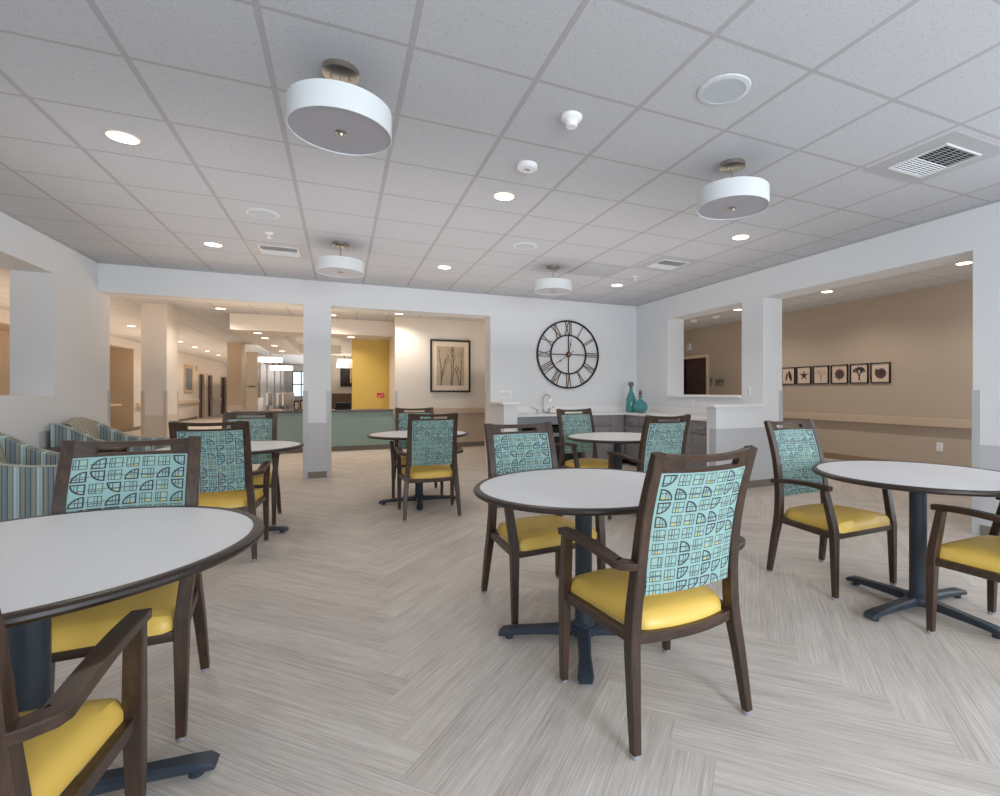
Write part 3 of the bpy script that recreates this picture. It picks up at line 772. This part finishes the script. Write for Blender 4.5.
# ------------------------------------------------------------------ pictures
def ribbon(b, pts, w0, w1, y):
    n = len(pts)
    for k in range(n-1):
        wa = w0+(w1-w0)*k/max(1, n-1); wb = w0+(w1-w0)*(k+1)/max(1, n-1)
        p = Vector((pts[k][0], 0, pts[k][1])); q = Vector((pts[k+1][0], 0, pts[k+1][1])); d = (q-p)
        if d.length < 1e-6: continue
        nn = Vector((-d.z, 0, d.x)).normalized()
        c = [p-nn*wa/2, p+nn*wa/2, q+nn*wb/2, q-nn*wb/2]; b.poly([(v.x, y, v.z) for v in c], [[0, 1, 2, 3]])
def frame(t, w, h, bw, depth, mat=M['frame_black']):
    b = MB()
    for x0, x1, z0, z1 in ((-w/2, w/2, -h/2, -h/2+bw), (-w/2, w/2, h/2-bw, h/2), (-w/2, -w/2+bw, -h/2+bw, h/2-bw), (w/2-bw, w/2, -h/2+bw, h/2-bw)): b.box(x0, x1, -depth, 0, z0, z1, .002)
    b.build('frame', mat, t)
t = thing('framed_tree_picture', 'large black-framed print of bare birch trunks on the cream lobby wall', 'picture', (2.193, 10.892, 1.772))
frame(t, .875, 1.14, .038, .035)
MB().box(-.42, .42, -.012, -.004, -.55, .55).build('mat_board', M['mat_cream'], t)
pr_ = MB().box(-.302, .302, -.0135, -.0115, -.425, .425).build('print', M['print'], t)
b = MB(); rnd = random.Random(5)
def grow(x, z, ang, L, w, dep):
    n = 7; pts = [(x, z)]
    for k in range(n):
        ang += rnd.uniform(-.045, .045); nx = pts[-1][0]+math.cos(ang)*L/n; nz = pts[-1][1]+math.sin(ang)*L/n
        if not (-.295 < nx < .295 and -.42 < nz < .42): break
        pts.append((nx, nz))
    ribbon(b, pts, w, w*.45, -.0150)
    if dep > 0:
        for k in range(2, len(pts)-1):
            if rnd.random() < .5: grow(pts[k][0], pts[k][1], 1.57+rnd.choice((-1, 1))*rnd.uniform(.2, .55), L*rnd.uniform(.22, .42), w*.5, dep-1)
for x0, an_, L in ((-.205, 1.55, .84), (.01, 1.57, .84), (.215, 1.58, .84), (.03, 1.50, .84), (.20, 1.80, .4), (-.215, 1.36, .6)):
    grow(x0, -.42, an_, L, .017, 2)
b.build('tree_drawing', M['branch'], pr_, smooth=False)

PY = [(7.053+7.365)/2, (6.683+7.013)/2, (6.321+6.638)/2, (5.943+6.27)/2, (5.581+5.898)/2, (5.218+5.53)/2]
PN = ['twin feathery shells', 'a five-armed starfish', 'a pale branching coral', 'a spiky round urchin', 'a dark tree-like coral', 'a spiral shell']
for k, y in enumerate(PY):
    t = thing('framed_sea_print', 'small square black-framed print of %s on the beige corridor wall' % PN[k], 'picture', (8.146, y, 1.523), -PI/2, 'row of square sea prints')
    W = .325
    frame(t, W, W+.01, .016, .03); p = MB().box(-W/2+.01, W/2-.01, -.010, -.004, -W/2+.01, W/2-.01).build('print', M['paper'], t)
    b = MB(); Y = -.0115; m = M['plum']
    if k == 0:
        for cx, L, wd, tilt in ((-.045, .19, .05, .10), (.04, .23, .085, -.12)):
            pts = []
            for q in range(25):
                a = q/24; ww = wd*math.sin(PI*a)**.7*(1 if q % 2 else .75)
                pts.append((a, ww))
            out = [(cx+tilt*(a-.5)*L*2+ww/2, -.115+a*L) for a, ww in pts]+[(cx+tilt*(a-.5)*L*2-ww/2, -.115+a*L) for a, ww in reversed(pts)]
            b.poly([(x, Y, z) for x, z in out], [list(range(len(out)))])
    elif k == 1:
        out = []
        for q in range(10):
            a = PI/2+q*PI/5; r = .115 if q % 2 == 0 else .033; out.append((r*math.cos(a), r*math.sin(a)))
        b.poly([(0, Y, 0)]+[(x, Y, z) for x, z in out], [[0, 1+q, 1+(q+1) % 10] for q in range(10)])
    elif k in (2, 4):
        m = M['coral'] if k == 2 else M['ink']; rr = random.Random(3+k)
        def cg(x, z, a, L, w_, dep):
            x2 = x+math.cos(a)*L; z2 = z+math.sin(a)*L; ribbon(b, [(x, z), (x2, z2)], w_, w_*.75, Y)
            if dep: 
                for s in (-1, 0, 1) if k == 4 and dep < 4 else (-1, 1): cg(x2, z2, a+s*rr.uniform(.3, .62), L*.78, w_*.7, dep-1)
        cg(0, -.115, PI/2, .07, .017 if k == 2 else .030, 4)
        if k == 4:
            for q in range(46):
                a = rr.uniform(.0, PI); r_ = rr.uniform(.05, .105); b2 = (r_*math.cos(a), .012+r_*math.sin(a)*.95)
                ribbon(b, [b2, (b2[0]*1.1, b2[1]*1.1+.004)], .016, .010, Y-.0004)
    elif k == 3:
        out = []
        for q in range(32):
            a = q*PI/16; r = .115 if q % 2 == 0 else .072; out.append((r*math.cos(a), r*math.sin(a)))
        b.poly([(0, Y, 0)]+[(x, Y, z) for x, z in out], [[0, 1+q, 1+(q+1) % 32] for q in range(32)])
    else:
        out = []
        for q in range(48):
            a = q/48*2*PI; r = .112-.045*(a/(2*PI)); out.append((.01+r*math.cos(a+2.4), r*math.sin(a+2.4)*1.0))
        b.poly([(x, Y, z) for x, z in out], [list(range(48))])
    mo = b.build('sea_motif', m, p, smooth=False)
    if k in (3, 5):
        b = MB()
        if k == 3:
            for q in range(16): a = q*PI/8+.1; ribbon(b, [(.02*math.cos(a), .02*math.sin(a)), (.07*math.cos(a), .07*math.sin(a))], .004, .007, Y-.0008)
        else:
            sp_ = [(.01+(.012+.085*q/60)*math.cos(-q*.19+1.2), (.012+.085*q/60)*math.sin(-q*.19+1.2)) for q in range(60)]
            ribbon(b, sp_, .004, .009, Y-.0008)
            for q in range(14): a = q*.42; ribbon(b, [(.01+.05*math.cos(a), .05*math.sin(a)), (.01+.088*math.cos(a+.3), .088*math.sin(a+.3))], .003, .004, Y-.0009)
        b.build('motif_lines', M['coral'], p, smooth=False)
# mirror-like picture on the far lobby wall
t = thing('framed_wall_picture', 'pale framed picture with bluish glass high on the far hallway wall', 'picture', (X0+.004, 25.6, 1.75), PI/2)
frame(t, 1.30, 1.15, .12, .04, M['gold']); MB().box(-.53, .53, -.012, -.003, -.46, .46).build('picture_glass', M['mirror'], t)

# ------------------------------------------------------------------ ceiling fixtures
def make_drum():
    t = thing('drum_light', '', 'ceiling light', group='white drum ceiling lights')
    MB().lathe([(0, -.034), (.07, -.034), (.084, -.028), (.084, 0), (0, 0)], seg=40).build('canopy', M['nickel'], t)
    b = MB(); b.cyl((0, 0, 0), .006, -.30, -.03, 12)
    for s in (-1, 1): b.cyl((s*.042, 0, 0), .006, -.05, -.03, 10)
    b.build('stem', M['nickel'], t)
    MB().lathe([(.230, -.31), (.235, -.31), (.235, -.19), (.230, -.19), (.230, -.31)], seg=72).build('shade', M['shade'], t)
    MB().lathe([(0, -.305), (.230, -.305), (.230, -.300), (0, -.300)], seg=72).build('diffuser', M['diffuser'], t)
    MB().lathe([(0, -.325), (.010, -.325), (.014, -.315), (.026, -.312), (.026, -.3055), (0, -.3055)], seg=24).build('finial', M['nickel'], t)
    return t
dr = make_drum()
DR = [(0, 2.65, 'white drum ceiling light closest to the camera, largest of the four'), (2.475, 2.66, 'white drum ceiling light between the big round speaker and the corridor wall'),
      (-.005, 5.76, 'white drum ceiling light above the lobby pillar beside the slotted vent'), (2.455, 5.77, 'smallest-looking white drum ceiling light, hanging above the wall clock')]
for k, (x, y, lab) in enumerate(DR):
    if k == 0: dr.location = (x, y, CEIL); dr['label'] = lab
    else: dup(dr, lab, (x, y, CEIL))
def make_down():
    t = thing('recessed_downlight', '', 'recessed light')
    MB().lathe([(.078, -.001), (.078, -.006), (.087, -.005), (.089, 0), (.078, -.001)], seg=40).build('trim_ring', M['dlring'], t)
    MB().lathe([(0, -.005), (.079, -.005), (.079, -.002), (0, -.002)], seg=40).build('lens', M['lit'], t)
    return t
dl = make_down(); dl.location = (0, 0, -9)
WARM = (1, .80, .58)
def spot(x, y, z, power, col=WARM, size=150):
    L = bpy.data.lights.new('downlight_lamp', 'SPOT'); L.energy = power; L.color = col; L.spot_size = math.radians(size); L.spot_blend = .7; L.shadow_soft_size = .07
    o = bpy.data.objects.new('downlight_lamp', L); C.objects.link(o); o.location = (x, y, z-.02); return o
DLS = [
 (-1.235, 3.887, CEIL, 'lit recessed light closest to the camera, past the first white drum light', 'dining'), (-1.25, 6.33, CEIL, 'lit recessed light beside the slotted vent near the lobby header', 'dining'),
 (1.202, 3.835, CEIL, 'lit recessed light just behind the pair of smoke detectors', 'dining'), (1.195, 6.319, CEIL, 'lit recessed light over the table with the tree picture behind', 'dining'),
 (3.725, 3.889, CEIL, 'lit recessed light past the drum light beside the corridor wall', 'dining'), (3.73, 6.366, CEIL, 'lit recessed light above the wall clock, by the plain grey panel', 'dining'),
 (-4.593, 14.97, CEIL, 'lit recessed light in the lobby ceiling before the large square column', 'lobby'), (-2.086, 11.154, CEIL, 'lit recessed light in the lobby ceiling just past the header, above the soffit end', 'lobby'),
 (-4.62, 18.98, CEIL, 'first lit recessed light of the hallway row, touching the square column edge', 'lobby'), (-4.70, 21.1, CEIL, 'second lit recessed light of the far hallway row', 'lobby'),
 (-4.72, 22.97, CEIL, 'third lit recessed light of the far hallway row', 'lobby'), (-4.80, 25.28, CEIL, 'last lit recessed light of the far hallway row', 'lobby'),
 (-.168, 11.185, CEIL, 'lit recessed light at the pillar edge in front of the white soffit', 'lobby'), (1.07, 10.433, CEIL, 'lit recessed light washing the cream wall with the tree picture', 'lobby'),
 (-1.616, 12.184, S0, 'nearest lit light under the reception soffit', 'reception'), (-1.611, 13.249, S0, 'second lit light under the reception soffit', 'reception'),
 (-1.638, 15.293, S0, 'third lit light under the reception soffit', 'reception'), (-1.649, 17.263, S0, 'farthest lit light under the reception soffit', 'reception'),
 (.21, 12.227, S0, 'lit light under the soffit just before the yellow wall', 'reception'),
 (6.981, 3.585, CEIL, 'lit recessed light in the corridor ceiling nearest the photo edge', 'corridor'), (6.993, 5.463, CEIL, 'lit recessed light in the corridor ceiling above the sea prints', 'corridor'),
 (6.962, 7.337, CEIL, 'lit recessed light in the corridor ceiling seen through the low wall opening', 'corridor')]
PW = {'dining': 26, 'lobby': 68, 'reception': 24, 'corridor': 52}
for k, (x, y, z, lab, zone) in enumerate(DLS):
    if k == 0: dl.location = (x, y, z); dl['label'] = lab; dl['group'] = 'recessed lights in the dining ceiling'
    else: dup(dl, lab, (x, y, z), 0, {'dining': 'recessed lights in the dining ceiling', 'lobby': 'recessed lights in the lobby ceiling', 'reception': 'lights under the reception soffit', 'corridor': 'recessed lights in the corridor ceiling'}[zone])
    spot(x, y, z, PW[zone], {'dining': (1, .84, .66), 'corridor': (1, .88, .76)}.get(zone, (1, .86, .70)))
for x in (-1.24, 1.2, 3.72): spot(x, 1.42, CEIL, 8)

def make_vent():
    t = thing('ceiling_vent', '', 'vent', group='square ceiling vents'); H = .296; a = .19
    b = MB()
    for x0, x1, y0, y1 in ((-H, H, -H, -a), (-H, H, a, H), (-H, -a, -a, a), (a, H, -a, a)): b.box(x0, x1, y0, y1, -.002, 0)
    b.build('panel', M['ventm'], t)
    MB().box(-a, a, -a, a, -.002, -.0005).build('dark_backing', M['dark'], t)  # flat dark sheet stands in for the shade behind the blades
    b = MB()
    for x0, x1, y0, y1 in ((-a, a, -a, -a+.012), (-a, a, a-.012, a), (-a, -a+.012, -a, a), (a-.012, a, -a, a)): b.box(x0, x1, y0, y1, -.010, -.001)
    b.build('inner_frame', M['ventb'], t)
    # two banks of blades leaning away from each other, with thin cross vanes above
    for sg in (1, -1):
        b = MB()
        for k in range(8):
            y = sg*(.012+.155*k/7.2); dy = sg*.004; ty = .0012
            q = [(-a+.012, y, -.003), (-a+.012, y+dy, -.0085), (a-.012, y+dy, -.0085), (a-.012, y, -.003)]
            b.poly(q+[(p[0], p[1]+ty, p[2]) for p in q], [[0, 1, 2, 3], [7, 6, 5, 4], [0, 4, 5, 1], [3, 2, 6, 7], [1, 5, 6, 2], [0, 3, 7, 4]])
        for k in range(6):
            x = -a+.03+(2*a-.06)*k/5; b.box(x-.001, x+.001, min(0, sg*a*.95), max(0, sg*a*.95), -.006, -.003)
        b.build('louver_bank', M['ventb'], t)
    return t
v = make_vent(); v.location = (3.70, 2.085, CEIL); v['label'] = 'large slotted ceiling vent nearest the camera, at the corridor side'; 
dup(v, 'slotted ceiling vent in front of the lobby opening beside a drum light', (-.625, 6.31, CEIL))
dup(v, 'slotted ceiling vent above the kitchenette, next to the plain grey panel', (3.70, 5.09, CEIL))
t = tag(MB().box(2.745, 3.33, 5.405, 5.99, CEIL-.006, CEIL, .002).build('ceiling_panel', M['ventm']), 'plain grey square panel set among the ceiling tiles above the clock', 'ceiling panel')
def make_speaker():
    t = thing('ceiling_speaker', '', 'speaker', group='round ceiling speakers')
    MB().lathe([(.108, -.001), (.108, -.010), (.132, -.006), (.134, 0), (.108, -.001)], seg=48).build('bezel', M['bezel'], t)
    MB().lathe([(0, -.008), (.110, -.008), (.110, -.002), (0, -.002)], seg=48).build('grille', M['speaker'], t)
    return t
s = make_speaker(); s.location = (1.83, 2.03, CEIL); s['label'] = 'largest-looking round ceiling speaker, near the top edge beside the drum light'
dup(s, 'round ceiling speaker in front of the lobby vent and sprinkler', (-.635, 5.06, CEIL)); dup(s, 'round ceiling speaker in the middle of the ceiling past a lit recessed light', (1.817, 5.05, CEIL))
t = thing('smoke_detector', 'white cone-shaped smoke detector, nearer of the two domes on the ceiling', 'detector', (1.208, 2.575, CEIL), group='ceiling detectors')
MB().lathe([(0, -.02), (.055, -.02), (.062, -.012), (.062, 0), (0, 0)], seg=36).build('base', M['plastic'], t)
MB().lathe([(0, -.062), (.030, -.060), (.034, -.05), (.036, -.035), (.058, -.018), (0, -.018)], seg=36).build('sensor', M['plastic'], t)
t = thing('smoke_detector', 'flat white smoke detector with a silver center just before the lit recessed light', 'detector', (1.184, 3.245, CEIL), group='ceiling detectors')
MB().lathe([(0, -.034), (.058, -.034), (.070, -.024), (.070, 0), (0, 0)], seg=36).build('base', M['plastic'], t)
MB().lathe([(0, -.05), (.012, -.05), (.022, -.044), (.024, -.033), (0, -.033)], seg=10).build('sensor', M['chrome'], t)
def make_sprk():
    t = thing('sprinkler_head', '', 'sprinkler', group='ceiling sprinklers')
    MB().lathe([(0, -.006), (.035, -.005), (.04, 0), (0, 0)], seg=24).build('escutcheon', M['plastic'], t)
    MB().lathe([(0, -.05), (.022, -.05), (.022, -.046), (.006, -.044), (.006, -.006), (0, -.006)], seg=16).build('deflector', M['plastic'], t)
    return t
s = make_sprk(); s.location = (-.654, 5.66, CEIL); s['label'] = 'small white sprinkler head just before the lobby-side vent'
dup(s, 'small white sprinkler head between the grey vent and the lit light above the clock', (3.688, 5.80, CEIL))
for x, y, lab in ((7.14, 8.15, 'white smoke detector on the corridor ceiling, nearer of the two seen over the low wall'), (7.096, 8.80, 'white smoke detector on the corridor ceiling, farther of the two seen over the low wall')):
    t = thing('smoke_detector', lab, 'detector', (x, y, CEIL), group='corridor detectors')
    MB().lathe([(0, -.045), (.05, -.045), (.075, -.02), (.075, 0), (0, 0)], seg=28).build('base', M['plastic'], t)

# ------------------------------------------------------------------ plates, signs
def plate(x, y, z, rz, w, h, lab, n=1, kind='outlet', name='wall_outlet'):
    t = thing(name, lab, kind, (x, y, z), rz)
    MB().box(-w/2, w/2, -.007, 0, -h/2, h/2, .003).build('cover_plate', M['plastic'], t)
    for k in range(n):
        cx = (k-(n-1)/2)*.046
        for zz in ((-.022, .022) if kind == 'outlet' else (0,)):
            MB().box(cx-.014, cx+.014, -.011, -.006, zz-(.012 if kind == 'outlet' else .03), zz+(.012 if kind == 'outlet' else .03), .002).build('socket' if kind == 'outlet' else 'rocker', M['plate2'], t)
plate(2.45, WB-.001, 1.17, 0, .21, .12, 'white multi-gang switch plate above the left end of the sink counter', 4, 'switch', 'light_switch')
plate(4.08, WB-.001, 1.08, 0, .075, .12, 'white outlet on the wall below the clock, left of the teal bottles')
plate(XR-.001, 5.02, 1.214, -PI/2, .075, .12, 'white switch on the pillar above the half wall cap', 1, 'switch', 'light_switch')
plate(XR-.001, 6.16, 1.055, -PI/2, .075, .12, 'white outlet on the low wall under the opening cap')
plate(8.149, 4.496, .391, -PI/2, .09, .13, 'white outlet low on the beige corridor wall under the handrail')
plate(1.079, 12.0, 1.50, -PI/2, .12, .12, 'small switch on the narrow wall beside the yellow wall', 1, 'switch', 'light_switch')
t = thing('room_sign', 'narrow grey room sign next to the dark door frame', 'sign', (8.149, 9.457, 1.445), -PI/2, 'door signs')
MB().box(-.05, .05, -.01, 0, -.10, .10, .003).build('plaque', M['sign'], t); MB().box(-.035, .035, -.012, -.009, .04, .06).box(-.035, .035, -.012, -.009, -.02, -.01).build('lettering', M['signtext'], t)
t = thing('room_sign', 'wider grey room sign with two dark lines, further from the dark door', 'sign', (8.149, 9.17, 1.43), -PI/2, 'door signs')
MB().box(-.155, .155, -.01, 0, -.09, .075, .003).box(-.06, .06, -.01, 0, .07, .095, .003).build('plaque', M['sign'], t)
MB().box(-.11, .02, -.012, -.009, .015, .04).box(.04, .12, -.012, -.009, .015, .04).box(-.11, .0, -.012, -.009, -.045, -.025).build('lettering', M['signtext'], t)
t = thing('fire_strobe', 'white fire alarm strobe on the beige wall above the dark door', 'alarm', (8.149, 10.29, 2.36), -PI/2)
MB().box(-.075, .075, -.03, 0, -.08, .08, .008).build('housing', M['plastic'], t); MB().box(-.02, .02, -.05, -.03, -.06, .06, .008).build('lens', M['diffuser'], t); MB().box(-.08, .08, -.004, 0, -.085, .085).build('mounting_plate', M['plastic'], t)
t = thing('red_wall_sign', 'small red sign low on the yellow wall above the reception counter', 'sign', (.88, 12.749, 1.127))
MB().box(-.082, .082, -.012, 0, -.056, .056, .003).build('panel', M['red'], t)
MB().box(.035, .045, -.014, -.011, -.01, .035).box(.025, .055, -.014, -.011, -.02, -.012).box(-.06, .0, -.014, -.011, -.02, -.012).box(-.06, .01, -.014, -.011, -.036, -.03).build('lettering', M['plastic'], t)
t = thing('plaque_sign', 'small grey plaque on the beige pier beyond the reception', 'sign', (-3.24, 22.899, 1.42))
MB().box(-.15, .15, -.01, 0, -.05, .05, .003).build('plaque', M['sign'], t); MB().box(-.10, .10, -.012, -.009, -.012, .012).build('lettering', M['signtext'], t)
for y, z in ((26.9, 2.25),):
    t = thing('hall_strobe', 'small beige alarm box above the far hallway doors', 'alarm', (X0+.001, y, z), PI/2); MB().box(-.1, .1, -.04, 0, -.1, .1, .01).build('housing', M['rail'], t); MB().box(-.11, .11, -.006, 0, -.11, .11).build('mounting_plate', M['rail'], t)
t = thing('recess_shelf', 'pale shelf ledge inside the deep beige recess', 'shelf', (X0-.45, 18.2, .80)); MB().box(-.44, .40, -.8, .6, 0, .05, .004).build('board', M['doorframe'], t); MB().box(-.44, -.40, -.8, .6, -.2, 0).build('cleat', M['doorframe'], t)

# ------------------------------------------------------------------ reception
t = thing('reception_counter', 'teal-fronted reception counter with a thin dark top beyond the openings', 'counter', (0, 0, 0))
MB().box(-1.86, 1.035, 11.06, 11.14, .10, .80).build('front_panel', M['teal'], t)
MB().box(-1.86, 1.035, 11.08, 11.14, 0, .10).build('toe_base', M['base'], t)
MB().box(-1.9, 1.035, 11.02, 11.75, .80, .835, .004).build('countertop', plain('dark_counter_top', (98, 92, 92), .35), t)
MB().box(-1.86, -1.80, 11.14, 11.7, 0, .80).build('end_panel', M['teal'], t)
DK = .835
def monitor(x, y, rz, lab):
    t = thing('computer_monitor', lab, 'monitor', (x, y, DK), rz, 'reception monitors')
    MB().box(-.135, .135, -.015, .015, .10, .35, .006).build('screen', M['screen'], t)
    MB().box(-.14, .14, .014, .020, .095, .355, .002).box(-.139, -.134, -.016, .016, .10, .35).box(.134, .139, -.016, .016, .10, .35).build('bezel', M['plastic'], t)
    MB().box(-.07, .07, -.06, .06, 0, .012, .004).box(-.025, .025, .012, .035, .01, .16, .004).build('stand', M['screen'], t)
monitor(-1.33, 11.56, 1.38, 'grey computer monitor seen edge-on, first along the reception counter'); monitor(-1.143, 11.60, 1.36, 'second computer monitor along the reception counter, turned edge-on'); monitor(-.965, 11.25, .9, 'grey computer monitor showing its broad back beside the white pillar')
t = thing('paper_holder', 'upright white document holder at the end of the reception counter', 'holder', (-1.446, 11.25, DK), 1.4); MB().box(-.10, .10, -.02, .02, 0, .26, .004).build('body', M['plastic'], t)
for k, (x, y, r, h, lab) in enumerate(((-.815, 11.2, .5, .20, 'small dark upright frame on the counter, farther from the pillar'), (-.70, 11.2, .5, .22, 'small dark upright frame on the counter, touching the pillar edge'))):
    t = thing('desk_frame', lab, 'frame', (x, y, DK), r, 'desk frames'); MB().box(-.05, .05, -.012, .012, 0, h, .003).build('frame', M['frame_black'], t); MB().box(-.035, .035, -.014, -.011, .02, h-.03).build('photo', M['gold'], t)
t = thing('document_tray', 'black wire letter tray on the counter left of the yellow wall', 'tray', (.04, 11.3, DK))
b = MB(); 
for x0, x1, z0, z1 in ((-.155, .155, 0, .02), (-.155, .155, .135, .155), (-.155, -.135, .02, .135), (.135, .155, .02, .135)): b.box(x0, x1, -.1, .1, z0, z1, .002)
b.build('frame', M['frame_black'], t); MB().box(-.135, .135, .08, .09, .02, .135).build('back_panel', plain('tray_brown', (64, 44, 38), .6), t)
for k in range(4): MB().box(-.134, .134, -.095, .08, .03+.026*k, .034+.026*k).build('shelf', M['frame_black'], t)
t = thing('paper_stack', 'loose pale papers lying on the reception counter', 'papers', (-1.16, 11.14, DK), .2); MB().box(-.11, .09, -.08, .06, 0, .03, .003).build('pages', M['paper'], t)
t = thing('back_cabinet', 'dark brown cabinet against the far reception wall', 'cabinet', (.25, 19.7, 0)); MB().box(-.6, .45, -.25, .28, .1, 1.15, .005).build('body', plain('brown_cabinet', (92, 70, 60), .5), t); MB().box(-.58, .43, -.2, .25, 0, .1).build('plinth', M['dark'], t)
t = thing('wall_screen', 'black flat wall screen on the far white reception wall', 'television', (.33, 19.99, 1.82)); MB().box(-.35, .3, -.06, -.005, -.40, .40, .006).build('screen', M['frame_black'], t); MB().box(-.1, .1, -.012, 0, -.1, .1).build('bracket', M['dark'], t)
t = thing('wall_ornament', 'pale wavy metal ornament hung on the edge of the yellow wall', 'ornament', (.235, 12.82, 1.66), -PI/2)
rp = [(.05*math.cos(a)*(1+.2*math.sin(9*a)), -.02, .22*math.sin(a)*(1+.12*math.sin(9*a))) for a in [2*PI*k/54 for k in range(54)]]
MB().tube(rp, .017, 8, closed=True).build('ring', M['gold'], t); MB().cyl((0, 0, 0), .03, -.01, .02, 16, T=RX).build('boss', M['gold'], t)
PD = [(-2.26, 19.9, 2.325, 'lit oval-looking drum pendant over the far reception, nearer of the pair by the windows'), (-2.02, 21.0, 2.09, 'lit drum pendant over the far reception, lower of the pair by the windows'),
      (.12, 19.3, 2.29, 'upper lit drum pendant glimpsed beside the yellow wall'), (.10, 18.2, 2.10, 'lower lit drum pendant glimpsed beside the yellow wall')]
for k, (x, y, z, lab) in enumerate(PD):
    t = thing('drum_pendant', lab, 'pendant light', (x, y, z), 0, 'lit pendants beyond the reception'); r = .37 if k < 2 else .24
    MB().lathe([(0, -.075), (r, -.075), (r, .075), (0, .075)], seg=40).build('shade', M['pend'], t)
    top = (CEIL if y > 18.8 else S0)-z; MB().cyl((0, 0, 0), .01, .075, top, 8).build('stem', M['nickel'], t)

# ------------------------------------------------------------------ light
def area(x, y, z, sx, sy, power, col, rot):
    L = bpy.data.lights.new('window_daylight', 'AREA'); L.shape = 'RECTANGLE'; L.size = sx; L.size_y = sy; L.energy = power; L.color = col
    o = bpy.data.objects.new('window_daylight', L); C.objects.link(o); o.location = (x, y, z); o.rotation_euler = rot; return o
for a, b in WX:
    mid = a == .25
    area((a+b)/2+(.15 if mid else 0), YF-.02, (WZ0+WZ1)/2+(.1 if mid else 0), 1.35 if mid else b-a, 1.5 if mid else WZ1-WZ0, 122 if mid else 26, (.86, .93, 1.0), (PI/2, 0, 0))
# added fill lamps facing up to brighten ceilings; no such fixtures in the rooms
def ceil_area(x, y, sx, sy, power, col=(1, .84, .66), z=CEIL-.03): area(x, y, z, sx, sy, power, col, (0, 0, 0))
UP = (PI, 0, 0); LW = (1, .73, .49)
area(1.1, 5.5, 1.9, 6.2, 3.8, 34, (1, .94, .91), UP)
area(-4.85, 13, 1.5, 1.5, 9, 66, LW, UP); area(-1.0, 9.6, 1.5, 2.6, 1.8, 36, LW, UP); area(-4.6, 25, 1.5, 1.6, 17, 105, LW, UP); area(-5, 3.5, 1.5, 2.4, 7, 40, LW, UP)
area(3.0, 9.5, 1.5, 3, 1.6, 16, (1, .84, .66), UP)
area(-.4, 16.5, 1.5, 1.8, 6, 22, (1, .85, .68), UP); area(-1.3, 26.5, 1.5, 2.0, 10, 120, (1, .93, .85), UP)
area(6.7, 5, 1.5, 1.6, 13, 26, (1, .84, .68), UP)
area(XR-.01, -.2, 1.45, 3.2, 1.9, 55, (.88, .94, 1.0), (PI/2, 0, PI/2))  # added side lamp at an unseen opening, brightens the left wall
W_ = bpy.data.worlds.new('daylight'); bpy.context.scene.world = W_; W_.use_nodes = True
bg = W_.node_tree.nodes['Background']; bg.inputs[0].default_value = (.82, .91, 1, 1); bg.inputs[1].default_value = 1.3

# ------------------------------------------------------------------ camera
cam = bpy.data.cameras.new('camera'); co = bpy.data.objects.new('camera', cam); C.objects.link(co)
cam.sensor_fit = 'HORIZONTAL'; cam.sensor_width = 36; cam.lens = 36*497.09/1000
cam.shift_x = -.0575; cam.shift_y = -.0062; cam.clip_start = .02; cam.clip_end = 200
co.location = (0, 0, 1.21); co.rotation_euler = (PI/2, 0, -.4108)
sc = bpy.context.scene; sc.camera = co
sc.view_settings.view_transform = 'Standard'; sc.view_settings.look = 'None'; sc.view_settings.exposure = .24; sc.view_settings.gamma = 1
sc.cycles.use_denoising = True
sc.cycles.max_bounces = 8; sc.cycles.diffuse_bounces = 5; sc.cycles.sample_clamp_indirect = 6
